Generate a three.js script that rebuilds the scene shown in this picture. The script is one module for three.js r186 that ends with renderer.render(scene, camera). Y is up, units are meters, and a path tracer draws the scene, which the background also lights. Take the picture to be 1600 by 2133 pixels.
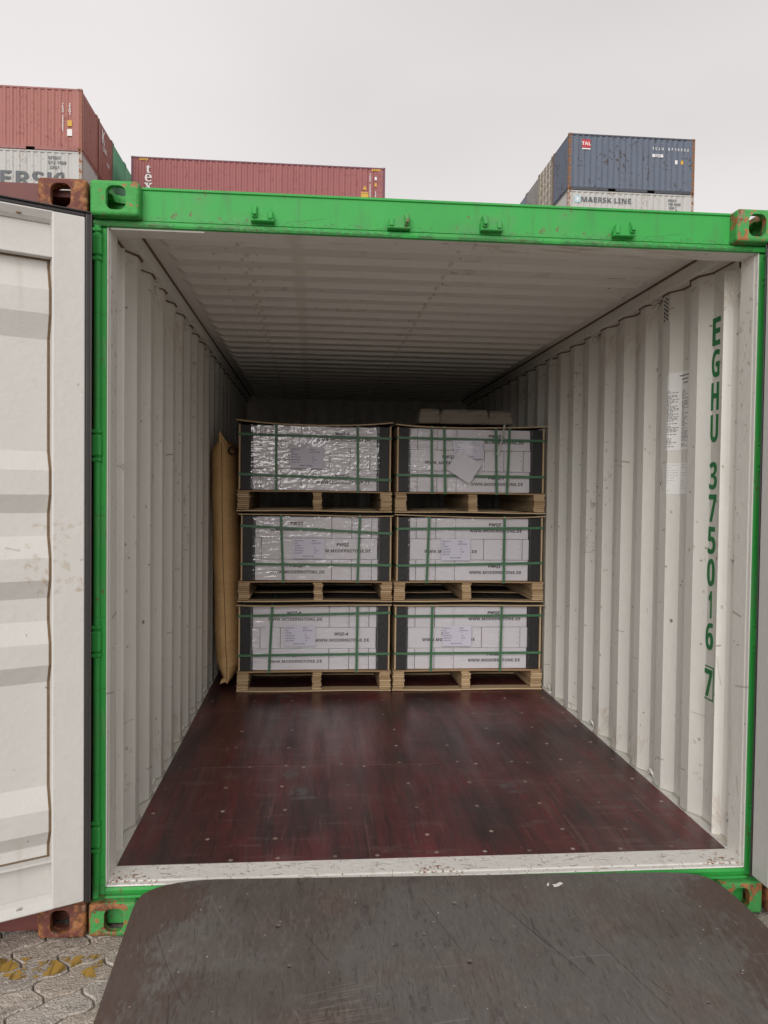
import * as THREE from 'three';
import { RoundedBoxGeometry } from 'three/addons/geometries/RoundedBoxGeometry.js';
import { TextGeometry } from 'three/addons/geometries/TextGeometry.js';
import { FontLoader } from 'three/addons/loaders/FontLoader.js';
import { mergeGeometries } from 'three/addons/utils/BufferGeometryUtils.js';
import { Brush, Evaluator, SUBTRACTION } from 'three-bvh-csg';

// ---------------------------------------------------------------- camera, sky, sun, exposure
const scene = new THREE.Scene();
const camera = new THREE.PerspectiveCamera(65.7, 768 / 1024, 0.05, 900);
camera.position.set(-0.456, 1.556, 2.770);
camera.rotation.set(-0.02738, -0.08776, 0.0122, 'YXZ');
const renderer = new THREE.WebGLRenderer({ antialias: true });
renderer.setSize(768, 1024);
renderer.toneMapping = THREE.LinearToneMapping;
renderer.toneMappingExposure = 1.74;
renderer.shadowMap.enabled = true;

// seeded noise
let seedState = 20240611;
const rnd = () => { seedState = (seedState * 1664525 + 1013904223) >>> 0; return seedState / 4294967296; };
const rr = (a, b) => a + (b - a) * rnd();
const hash = (x, y, s) => { let h = Math.imul(x, 374761393) ^ Math.imul(y, 668265263) ^ Math.imul(s, 2147483647 - 58); h = Math.imul(h ^ (h >>> 13), 1274126177); return ((h ^ (h >>> 16)) >>> 0) / 4294967296; };
const mod = (a, n) => ((a % n) + n) % n;
function vnoise(x, y, px, py, s) {                       // value noise, periodic in px, py cells
  const xi = Math.floor(x), yi = Math.floor(y), fx = x - xi, fy = y - yi;
  const u = fx * fx * (3 - 2 * fx), v = fy * fy * (3 - 2 * fy);
  const a = hash(mod(xi, px), mod(yi, py), s), b = hash(mod(xi + 1, px), mod(yi, py), s), c = hash(mod(xi, px), mod(yi + 1, py), s), d = hash(mod(xi + 1, px), mod(yi + 1, py), s);
  return (a + (b - a) * u) * (1 - v) + (c + (d - c) * u) * v;
}
function fbm(u, v, fx, fy, oct, s) {                     // u, v in 0..1, tiles
  let t = 0, a = 0.5, n = 0;
  for (let i = 0; i < oct; i++) { t += a * vnoise(u * fx, v * fy, fx, fy, s + i * 17); n += a; a *= 0.55; fx *= 2; fy *= 2; }
  return t / n;
}
const sat = (x) => Math.min(1, Math.max(0, x));
const sstep = (a, b, x) => { const t = sat((x - a) / (b - a)); return t * t * (3 - 2 * t); };
const mixc = (a, b, t) => [a[0] + (b[0] - a[0]) * t, a[1] + (b[1] - a[1]) * t, a[2] + (b[2] - a[2]) * t];

{ // one even overcast sky: pinkish grey cloud, slightly brighter overhead
  const W = 512, H = 256, d = new Float32Array(W * H * 4);
  for (let j = 0; j < H; j++) for (let i = 0; i < W; i++) {
    const el = ((j + 0.5) / H - 0.5) * Math.PI, u = i / W, v = j / H;
    const cl = fbm(u, v, 6, 5, 4, 91) - 0.5, cl2 = fbm(u + 0.04 * cl, v, 14, 20, 4, 55) - 0.5;
    let L = 0.47 * (1 + 0.34 * cl + 0.17 * cl2) * (1.09 - 0.34 * Math.max(0, Math.sin(el)));
    const k = (j * W + i) * 4;
    d[k] = L * 1.03; d[k + 1] = L * 0.98; d[k + 2] = L * 0.98; d[k + 3] = 1;
  }
  const sky = new THREE.DataTexture(d, W, H, THREE.RGBAFormat, THREE.FloatType);
  sky.mapping = THREE.EquirectangularReflectionMapping; sky.magFilter = sky.minFilter = THREE.LinearFilter; sky.wrapS = THREE.RepeatWrapping; sky.needsUpdate = true;
  scene.background = sky; scene.environment = sky;
}
const sun = new THREE.DirectionalLight(new THREE.Color(1.0, 0.97, 0.94), 1.25);   // the veiled sun, behind the photographer
sun.position.set(-5.5, 10.0, 18.5); sun.target.position.set(0, 1, -1.5); sun.castShadow = true; sun.shadow.radius = 85;
Object.assign(sun.shadow.camera, { left: -24, right: 24, top: 24, bottom: -24, near: 0.5, far: 90 }); sun.shadow.mapSize.set(2048, 2048);
scene.add(sun, sun.target);

// ---------------------------------------------------------------- helpers
const C = (r, g, b) => new THREE.Color().setRGB(r, g, b);
const enc = (c) => Math.round(255 * (c <= 0.0031308 ? 12.92 * Math.max(c, 0) : 1.055 * Math.min(c, 1) ** (1 / 2.4) - 0.055));
const css = (r, g, b, a = 1) => `rgba(${enc(r)},${enc(g)},${enc(b)},${a})`;
function canvasTex(w, h, px, draw, { metres = [1, 1], data = false } = {}) {
  const cv = document.createElement('canvas'); cv.width = w; cv.height = h; const g = cv.getContext('2d');
  if (px) {
    const im = g.createImageData(w, h);
    for (let j = 0; j < h; j++) for (let i = 0; i < w; i++) {
      const c = px(i / w, 1 - (j + 0.5) / h), k = (j * w + i) * 4;
      if (data) { const q = Math.round(255 * sat(c)); im.data[k] = im.data[k + 1] = im.data[k + 2] = q; } else { im.data[k] = enc(c[0]); im.data[k + 1] = enc(c[1]); im.data[k + 2] = enc(c[2]); }
      im.data[k + 3] = 255;
    }
    g.putImageData(im, 0, 0);
  }
  if (draw) draw(g, w, h);
  const t = new THREE.CanvasTexture(cv); t.wrapS = t.wrapT = THREE.RepeatWrapping; t.magFilter = THREE.LinearFilter;
  if (!data) t.colorSpace = THREE.SRGBColorSpace;
  t.repeat.set(1 / metres[0], 1 / metres[1]);
  return t;
}
const std = (o) => new THREE.MeshStandardMaterial(o);
const bakeN = (g) => { const h = g.index ? g.toNonIndexed() : g; if (!h.attributes.normal) h.computeVertexNormals(); for (const k of Object.keys(h.attributes)) if (!['position', 'normal', 'uv'].includes(k)) h.deleteAttribute(k); h.clearGroups(); return h; };
function uvm(g0, ox = 0, oy = 0) {                               // texture coordinates in metres from the face direction
  const g = bakeN(g0), p = g.attributes.position, n = g.attributes.normal, uv = new Float32Array(p.count * 2);
  for (let i = 0; i < p.count; i++) {
    const x = p.getX(i), y = p.getY(i), z = p.getZ(i), f = Math.floor(i / 3) * 3;
    const ax = Math.abs(n.getX(f)), ay = Math.abs(n.getY(f)), az = Math.abs(n.getZ(f));
    let a, b; if (ay >= ax && ay >= az) { a = x; b = -z; } else if (ax >= az) { a = -z; b = y; } else { a = x; b = y; }
    uv[2 * i] = a + ox; uv[2 * i + 1] = b + oy;
  }
  g.setAttribute('uv', new THREE.BufferAttribute(uv, 2)); return g;
}
const merge = (list) => (list.length === 1 ? bakeN(list[0]) : mergeGeometries(list.map(bakeN)));
function mesh(name, geo, mat, parent, keepUV = false) {
  let g = Array.isArray(geo) ? merge(geo) : bakeN(geo);
  if (!keepUV) g = uvm(g);
  const m = new THREE.Mesh(g, mat); m.name = name; m.castShadow = m.receiveShadow = true; parent.add(m); return m;
}
const used = {};
const numbered = (n) => { used[n] = (used[n] || 0) + 1; return used[n] === 1 ? n : n + '_' + String(used[n] - 1).padStart(3, '0'); };
function thing(name, label, category, pos = [0, 0, 0], group) {
  const o = new THREE.Group(); o.name = numbered(name); o.position.set(...pos); o.userData = { label, category }; if (group) o.userData.group = group;
  scene.add(o); return o;
}
const sub = (name, parent) => { const g = new THREE.Group(); g.name = name; parent.add(g); return g; };
// box from its two extents
const box = (x0, x1, y0, y1, z0, z1) => new THREE.BoxGeometry(x1 - x0, y1 - y0, z1 - z0).translate((x0 + x1) / 2, (y0 + y1) / 2, (z0 + z1) / 2);
const rbox = (x0, x1, y0, y1, z0, z1, r = 0.004, s = 1) => new RoundedBoxGeometry(x1 - x0, y1 - y0, z1 - z0, s, r).translate((x0 + x1) / 2, (y0 + y1) / 2, (z0 + z1) / 2);
const V = (x, y, z) => new THREE.Vector3(x, y, z);
// a polyline in the plane (A, B) given thickness t and drawn out along Cdir over len
function sheet(pts, t, len, A, B, Cd, O = V(0, 0, 0)) {
  const n = pts.length, off = pts.map((p, i) => {
    const a = pts[Math.max(0, i - 1)], b = pts[Math.min(n - 1, i + 1)]; const dx = b[0] - a[0], dy = b[1] - a[1], l = Math.hypot(dx, dy) || 1;
    return [p[0] - dy / l * t, p[1] + dx / l * t];
  });
  const s = new THREE.Shape([...pts, ...off.reverse()].map((p) => new THREE.Vector2(p[0], p[1])));
  return orient(new THREE.ExtrudeGeometry(s, { depth: len, bevelEnabled: false }), A, B, Cd, O);
}
function orient(g, A, B, Cd, O) {
  const h = bakeN(g), m = new THREE.Matrix4().makeBasis(A, B, Cd).setPosition(O);
  h.applyMatrix4(m); if (m.determinant() < 0) flip(h); h.computeVertexNormals(); return h;
}
function flip(g) { for (const a of Object.values(g.attributes)) { const k = a.itemSize, s = a.array; for (let i = 0; i < a.count; i += 3) for (let c = 0; c < k; c++) { const t = s[(i + 1) * k + c]; s[(i + 1) * k + c] = s[(i + 2) * k + c]; s[(i + 2) * k + c] = t; } } return g; }
function prism(pts, len, A, B, Cd, O, bevel = 0) {                // closed outline drawn out
  const s = new THREE.Shape(pts.map((p) => new THREE.Vector2(p[0], p[1])));
  return orient(new THREE.ExtrudeGeometry(s, { depth: len, bevelEnabled: bevel > 0, bevelSize: bevel, bevelThickness: bevel, bevelSegments: 1 }), A, B, Cd, O);
}
const mirror = (g0, x, y, z) => { const g = bakeN(g0.clone()); g.scale(x, y, z); if (x * y * z < 0) flip(g); const n = g.attributes.normal; g.computeVertexNormals(); return g; };
const tube = (pts, r, seg = 24, rad = 6, closed = false) => new THREE.TubeGeometry(new THREE.CatmullRomCurve3(pts.map((p) => V(...p)), closed, 'catmullrom', 0.1), seg, r, rad, closed);
const X = V(1, 0, 0), Y = V(0, 1, 0), Z = V(0, 0, 1), NX = V(-1, 0, 0), NZ = V(0, 0, -1);
const [fontSans, fontSerif] = await Promise.all(['fonts/droid/droid_sans_bold.typeface.json', 'fonts/droid/droid_serif_bold.typeface.json'].map((f) => new FontLoader().loadAsync(f)));
function text(str, size, depth = 0.002, font = fontSans, sx = 1) {
  const g = bakeN(new TextGeometry(str, { font, size, depth, curveSegments: 4, bevelEnabled: false })); g.computeBoundingBox(); const b = g.boundingBox;
  g.translate(-(b.min.x + b.max.x) / 2, -(b.min.y + b.max.y) / 2, 0); g.scale(sx, 1, 1); return g;
}

// ---------------------------------------------------------------- materials
const scratch = (g, w, h, n, col, len, wid, ang, spread) => { for (let i = 0; i < n; i++) { const x = rnd() * w, y = rnd() * h, a = ang + (rnd() - 0.5) * spread, l = len * (0.2 + rnd()); g.strokeStyle = col(); g.lineWidth = wid * (0.4 + rnd()); g.beginPath(); g.moveTo(x, y); g.quadraticCurveTo(x + Math.cos(a) * l * 0.5 + (rnd() - 0.5) * l * 0.08, y + Math.sin(a) * l * 0.5 + (rnd() - 0.5) * l * 0.08, x + Math.cos(a) * l, y + Math.sin(a) * l); g.stroke(); } };
const whiteBase = [0.75, 0.74, 0.685], rustC = [0.20, 0.085, 0.035], rustL = [0.34, 0.16, 0.06], dirtC = [0.36, 0.29, 0.21];
function paintTex(size, metres, rustAmt, marks, base = whiteBase, more = null) {
  return canvasTex(size, size, (u, v) => {
    const a = fbm(u, v, 4, 4, 5, 3), b = fbm(u, v, 60, 60, 2, 8), st = fbm(u, v, 24, 3, 3, 21), sp = fbm(u, v, 90, 90, 3, 37), big = fbm(u, v, 7, 5, 4, 66);
    let c = base.map((q) => q * (0.95 + 0.08 * a + 0.03 * (b - 0.5)));
    c = mixc(c, dirtC, 0.30 * sstep(0.62, 0.85, st) * sstep(0.45, 0.7, a));
    c = mixc(c, rustL, 0.55 * rustAmt * sstep(0.66, 0.74, sp * 0.6 + big * 0.4));
    return mixc(c, rustC, sat(rustAmt * 1.1) * sstep(0.70, 0.76, sp * 0.6 + big * 0.4));
  }, (g, w, h) => {
    scratch(g, w, h, marks, () => css(0.10, 0.075, 0.05, 0.25 + 0.5 * rnd()), 26, 1.6, 0, 0.6);
    scratch(g, w, h, marks * 0.7, () => css(0.2, 0.15, 0.1, 0.2 + 0.3 * rnd()), 40, 1.2, Math.PI / 2, 0.5);
    for (let i = 0; i < marks * 4; i++) { g.fillStyle = css(0.12, 0.07, 0.03, 0.2 + 0.5 * rnd()); g.beginPath(); g.ellipse(rnd() * w, rnd() * h, 0.5 + rnd() * 1.8, 0.5 + rnd() * 2.5, 0, 0, 7); g.fill(); }
    if (more) more(g, w, h);
  }, { metres: [metres, metres] });
}
const fineBump = canvasTex(256, 256, (u, v) => fbm(u, v, 20, 20, 4, 5), null, { metres: [0.35, 0.35], data: true });
const M = {};
const smear = (n, x0, x1, y0, y1, ang, len) => (g, w, h) => { for (let i = 0; i < n; i++) { const x = w * rr(x0, x1), y = h * (1 - rr(y0, y1)), a = ang + rr(-0.35, 0.35); for (let k = 0; k < 8; k++) { g.strokeStyle = css(0.36, 0.22, 0.12, 0.05 + 0.10 * rnd()); g.lineWidth = rr(0.6, 3); const l = len * rnd(), ox = rr(-6, 6), oy = rr(-4, 4); g.beginPath(); g.moveTo(x + ox, y + oy); g.lineTo(x + ox + Math.cos(a) * l, y + oy + Math.sin(a) * l); g.stroke(); } } };
M.white = std({ map: paintTex(720, 2.1, 0.25, 34, whiteBase, smear(46, 0.46, 0.80, 0.10, 0.17, 1.3, 30)), roughness: 0.5, bumpMap: fineBump, bumpScale: 0.0012 });
M.doorWhite = std({ map: paintTex(768, 1.9, 0.04, 7, [0.59, 0.578, 0.55], (g, w, h) => { // brown hand smears on the stile
  for (let i = 0; i < 34; i++) { const x = w * (0.895 + 0.10 * rnd()), y = h * (1 - (1.20 + 0.24 * rnd()) / 1.9), a = rr(-0.6, 1.2), l = rr(4, 16); for (let k = 0; k < 9; k++) { g.strokeStyle = css(0.34, 0.25, 0.15, 0.10 + 0.12 * rnd()); g.lineWidth = rr(0.6, 2.2); const ox = rr(-3, 3), oy = rr(-3, 3); g.beginPath(); g.moveTo(x + ox, y + oy); g.lineTo(x + ox + Math.cos(a) * l * rnd(), y + oy + Math.sin(a) * l * rnd()); g.stroke(); } }
}), roughness: 0.45, bumpMap: fineBump, bumpScale: 0.001 });
M.sillWhite = std({ map: paintTex(640, 1.1, 1.0, 260, [0.73, 0.71, 0.67]), roughness: 0.55, bumpMap: fineBump, bumpScale: 0.002 });
M.roofWhite = std({ map: paintTex(720, 2.6, 0.22, 24, [0.735, 0.715, 0.665], (g, w, h) => { smear(60, 0.0, 0.36, 0.02, 0.10, 0.05, 60)(g, w, h); smear(24, 0.6, 0.98, 0.05, 0.45, 0, 50)(g, w, h); smear(40, 0.02, 0.08, 0.1, 0.9, 0, 14)(g, w, h); }), roughness: 0.55 });
const greenP = [0.030, 0.345, 0.058];
const greenMat = (more, s) => std({ roughness: 0.6, bumpMap: fineBump, bumpScale: 0.0005, map: canvasTex(640, 640, (u, v) => {
  const a = fbm(u, v, 5, 5, 4, s), t = fbm(u, v, 80, 60, 3, s + 58), b = fbm(u, v, 9, 9, 4, s + 16), e = fbm(u, v, 30, 4, 3, s + 23);
  let c = greenP.map((q) => q * (0.86 + 0.28 * a)); c = mixc(c, [0.10, 0.27, 0.10], 0.45 * sstep(0.55, 0.8, b)); c = mixc(c, [0.05, 0.22, 0.06], 0.5 * sstep(0.6, 0.8, e));
  return mixc(c, [0.15, 0.09, 0.04], 0.85 * sstep(0.71, 0.755, t * 0.6 + b * 0.4));
}, (g, w, h) => { scratch(g, w, h, 40, () => css(0.02, 0.16, 0.03, 0.5), 60, 1.4, 0, 0.3); scratch(g, w, h, 24, () => css(0.25, 0.5, 0.25, 0.4), 50, 1.2, Math.PI / 2, 0.4); if (more) more(g, w, h); }, { metres: [1.3, 1.3] }) });
M.green = greenMat(null, 13);
M.greenHeader = greenMat((g, w, h) => { // scuffed, speckled lower lip where the door seal rubs
  for (let i = 0; i < 2600; i++) { const y = h * (1 - (1.150 + 0.045 * rnd() * rnd()) / 1.3), x = rnd() * w; if (fbm(x / w, 0.3, 9, 9, 3, 5) < 0.40) continue; g.fillStyle = rnd() < 0.2 ? css(0.16, 0.12, 0.08, 0.5) : css(0.025, 0.14, 0.035, 0.45); g.fillRect(x, y, 1 + rnd() * 5, 0.8 + rnd()); }
}, 19);
function castTex(paint, lo, hi, seed) {
  return canvasTex(512, 512, (u, v) => {
    const a = fbm(u, v, 5, 5, 5, seed), b = fbm(u, v, 26, 26, 4, seed + 5), k = sstep(lo, hi, a * 0.7 + b * 0.3);
    const r = mixc(mixc([0.12, 0.045, 0.02], [0.36, 0.15, 0.055], sstep(0.3, 0.7, b)), [0.35, 0.25, 0.17], 0.6 * sstep(0.6, 0.72, fbm(u, v, 12, 12, 3, seed + 9)));
    return mixc(paint.map((q) => q * (0.8 + 0.35 * b)), r, k);
  }, null, { metres: [0.42, 0.42] });
}
M.castLow = std({ map: castTex([0.06, 0.32, 0.075], 0.52, 0.57, 41), roughness: 0.7, bumpMap: fineBump, bumpScale: 0.003 });
M.castGreen = std({ map: castTex([0.055, 0.34, 0.07], 0.56, 0.61, 47), roughness: 0.7, bumpMap: fineBump, bumpScale: 0.003 });
M.castRed = std({ map: castTex([0.16, 0.05, 0.038], 0.42, 0.60, 77), roughness: 0.75, bumpMap: fineBump, bumpScale: 0.003 });
M.gasket = std({ color: C(0.045, 0.042, 0.042), roughness: 0.42, map: canvasTex(256, 256, (u, v) => { const s = fbm(u, v, 40, 6, 3, 4), k = sstep(0.62, 0.8, s); return mixc([0.75, 0.75, 0.75], [1, 0.95, 0.9], k); }, null, { metres: [0.5, 0.5] }) });
M.sealant = std({ color: C(0.20, 0.135, 0.075), roughness: 0.8, map: canvasTex(256, 256, (u, v) => { const s = fbm(u, v, 30, 30, 3, 6); return mixc([0.55, 0.5, 0.45], [1, 1, 1], s); }, null, { metres: [0.3, 0.3] }) });
M.bead = std({ color: C(0.44, 0.43, 0.37), roughness: 0.7 });
M.steelWorn = std({ color: C(0.46, 0.42, 0.38), roughness: 0.5, metalness: 0.3 });
M.dark = std({ color: C(0.012, 0.012, 0.012), roughness: 0.8 });
M.letterGreen = std({ color: C(0.012, 0.19, 0.05), roughness: 0.5 });
M.paper = std({ color: C(0.72, 0.72, 0.70), roughness: 0.8 });
M.whitePrint = std({ color: C(0.75, 0.74, 0.73), roughness: 0.6 });
M.greyPrint = std({ color: C(0.10, 0.11, 0.12), roughness: 0.6 });
M.yellow = std({ color: C(0.62, 0.36, 0.04), roughness: 0.6 });
M.logoRed = std({ color: C(0.48, 0.03, 0.045), roughness: 0.6 });

// ---------------------------------------------------------------- the ground
const paverTex = canvasTex(768, 768, (u, v) => {
  const a = fbm(u, v, 6, 6, 5, 101), b = fbm(u, v, 70, 70, 3, 111), w = fbm(u, v, 12, 12, 4, 131), p = fbm(u, v, 130, 130, 2, 141);
  let c = mixc([0.32, 0.285, 0.25], [0.50, 0.455, 0.40], sat(a * 0.8 + b * 0.4 - 0.1));
  c = mixc(c, [0.62, 0.57, 0.52], 0.75 * sstep(0.56, 0.66, b * 0.55 + w * 0.45)); c = mixc(c, [0.17, 0.145, 0.12], 0.8 * sstep(0.64, 0.76, p * 0.7 + a * 0.3)); c = c.map((q) => q * (1.1 - 0.35 * sstep(0.5, 0.7, w * 0.5 + a * 0.5)));
  return c;
}, null, { metres: [0.9, 0.9] });
const stoneBump = canvasTex(512, 512, (u, v) => 0.55 * fbm(u, v, 18, 18, 5, 15) + 0.45 * fbm(u, v, 90, 90, 2, 19), null, { metres: [0.45, 0.45], data: true });
M.paver = [[1, 1, 1], [0.90, 0.88, 0.87], [1.06, 1.03, 1.0], [0.97, 0.92, 0.88]].map((c) => std({ map: paverTex, color: C(...c), roughness: 0.92, bumpMap: stoneBump, bumpScale: 0.008 }));
M.joint = std({ map: paverTex, color: C(0.50, 0.46, 0.42), roughness: 1, bumpMap: stoneBump, bumpScale: 0.008 });
const ground = mesh('ground', new THREE.CircleGeometry(420, 48).rotateX(-Math.PI / 2).translate(0, -0.014, -20), M.joint, scene); ground.userData.kind = 'structure';
{
  const pv = sub('pavement', scene); pv.userData.kind = 'structure';
  const L = 0.225, W = 0.1125, am = 0.0075, pts = [];
  const wav = (t) => am * [0, 1, 1, -1, -1, 0, 1, 1, -1, -1, 0][Math.round(t * 10)];
  const ts = [0, 0.1, 0.2, 0.3, 0.4, 0.5, 0.6, 0.7, 0.8, 0.9], vs = [0, 0.25, 0.75];
  for (const t of ts) pts.push([t * L, wav(t)]);
  for (const s of vs) pts.push([L + (s === 0.25 ? am : s === 0.75 ? -am : 0), s * W]);
  for (const t of ts) pts.push([(1 - t) * L, W + wav(1 - t)]);
  for (const s of vs) pts.push([(s === 0.25 ? -am : s === 0.75 ? am : 0), (1 - s) * W]);
  const inset = (k) => pts.map(([x, y]) => [(x - L / 2) * (1 - k / L), (y - W / 2) * (1 - k / W)]);
  const base = [0, 1, 2].map((i) => prism(inset(0.0115 + 0.001 * i), 0.03, X, NZ, Y, V(0, -0.0335, 0), 0.0035));
  const ang = 0.62, ca = Math.cos(ang), sa = Math.sin(ang), rest = [], near = [];
  for (let r = -60; r < 60; r++) for (let c = -30; c < 30; c++) {
    const a = c * L + (r & 1 ? L / 2 : 0), b = r * W, x = a * ca + b * sa - 0.02, z = -a * sa + b * ca + 0.9;
    if (x < -4.2 || x > 4.2 || z < -0.6 || z > 4.6) continue;
    const tx = (rnd() - 0.5) * 0.02, tz = (rnd() - 0.5) * 0.02, dy = -0.0035 - rnd() * 0.004, k = Math.floor(rnd() * 3), mk = Math.floor(rnd() * 4);
    const show = (x > -2.3 && x < -0.85 && z > -0.5 && z < 1.5) || (x > 1.0 && x < 2.2 && z > -0.25 && z < 1.3);
    near.push({ x, z, tx, tz, dy, k, mk, show });
  }
  const mat4 = (o) => new THREE.Matrix4().compose(V(o.x, o.dy, o.z), new THREE.Quaternion().setFromEuler(new THREE.Euler(o.tx, ang, o.tz)), V(1, 1, 1));
  const paint = [];
  for (const o of near) {
    const m4 = mat4(o);
    if (o.show) {
      const q = new THREE.Mesh(uvm(base[o.k].clone(), o.x * 3.1, o.z * 2.7), M.paver[o.mk]); q.name = 'paver'; q.castShadow = q.receiveShadow = true; q.applyMatrix4(m4); pv.add(q);
    } else rest.push(uvm(base[o.k].clone(), o.x * 3.1, o.z * 2.7).applyMatrix4(m4));
    if (Math.abs(o.z - 0.17) < 0.17 && o.x < -0.8 && o.x > -3.2) {   // remains of a yellow line across the stones
      const s = new THREE.Shape(inset(0.016).map((p) => new THREE.Vector2(p[0], p[1]))), g = orient(new THREE.ShapeGeometry(s), X, NZ, Y, V(0, 0.0016, 0)).applyMatrix4(m4);
      const p = g.attributes.position, uv = new Float32Array(p.count * 2); for (let i = 0; i < p.count; i++) { uv[2 * i] = p.getX(i); uv[2 * i + 1] = p.getZ(i) - 0.02; } g.setAttribute('uv', new THREE.BufferAttribute(uv, 2)); paint.push(g);
    }
  }
  const field = new THREE.Mesh(mergeGeometries(rest), M.paver[0]); field.name = 'paver_field'; field.userData.kind = 'stuff'; field.castShadow = field.receiveShadow = true; pv.add(field);
  const alpha = canvasTex(512, 512, (u, v) => { const z = v * 0.5, band = sstep(0.06, 0.085, z) * (1 - sstep(0.185, 0.21, z)), n = fbm(u, v, 9, 9, 4, 201), f = fbm(u, v, 60, 60, 3, 205); return band * sstep(0.50, 0.54, n * 0.75 + f * 0.25 + 0.02); }, null, { metres: [0.5, 0.5], data: true });
  const ycol = canvasTex(512, 512, (u, v) => { const n = fbm(u, v, 40, 8, 4, 211); return mixc([0.20, 0.12, 0.03], [0.46, 0.28, 0.055], sstep(0.3, 0.6, n)); }, null, { metres: [0.5, 0.5] });
  const yp = new THREE.Mesh(mergeGeometries(paint), std({ map: ycol, alphaMap: alpha, alphaTest: 0.5, roughness: 0.85, side: THREE.DoubleSide })); yp.name = 'painted_line'; yp.receiveShadow = true; pv.add(yp);
}

// ---------------------------------------------------------------- corner castings with their real holes
const ev = new Evaluator(); ev.attributes = ['position', 'normal']; ev.useGroups = false;
function slot(w, h, d) { const r = Math.min(w, h) / 2 * 0.72, s = new THREE.Shape(), x = w / 2, y = h / 2; s.moveTo(-x + r, -y); s.lineTo(x - r, -y); s.absarc(x - r, -y + r, r, -Math.PI / 2, 0); s.lineTo(x, y - r); s.absarc(x - r, y - r, r, 0, Math.PI / 2); s.lineTo(-x + r, y); s.absarc(-x + r, y - r, r, Math.PI / 2, Math.PI); s.lineTo(-x, -y + r); s.absarc(-x + r, -y + r, r, Math.PI, Math.PI * 1.5); return new THREE.ExtrudeGeometry(s, { depth: d, bevelEnabled: false, curveSegments: 6 }).translate(0, 0, -d / 2); }
function castingGeo(wx, wz) {                                  // x 0..wx, y -0.118..0, z -wz..0: front, outer side (x = 0) and top open
  const h = 0.118, br = (g) => { const q = bakeN(g); q.deleteAttribute('uv'); const b = new Brush(q); b.updateMatrixWorld(); return b; };
  let g = br(new RoundedBoxGeometry(wx, h, wz, 3, 0.013).translate(wx / 2, -h / 2, -wz / 2));
  const cuts = [box(0.026, wx - 0.016, -h + 0.024, -0.026, -wz + 0.016, -0.027), slot(0.066, 0.081, 0.08).translate(wx * 0.53, -h * 0.5, -0.02), slot(0.066, 0.081, 0.08).rotateY(Math.PI / 2).translate(0.02, -h * 0.5, -wz * 0.53), slot(0.070, 0.128, 0.09).rotateX(Math.PI / 2).translate(wx * 0.53, -0.02, -wz * 0.5)];
  for (const c of cuts) g = ev.evaluate(g, br(c), SUBTRACTION);
  const out = bakeN(g.geometry.clone()); out.computeVertexNormals(); out.setAttribute('uv', new THREE.BufferAttribute(new Float32Array(out.attributes.position.count * 2), 2)); return out;
}
const castMain = castingGeo(0.162, 0.178), castLong = castingGeo(0.178, 0.162);

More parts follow.
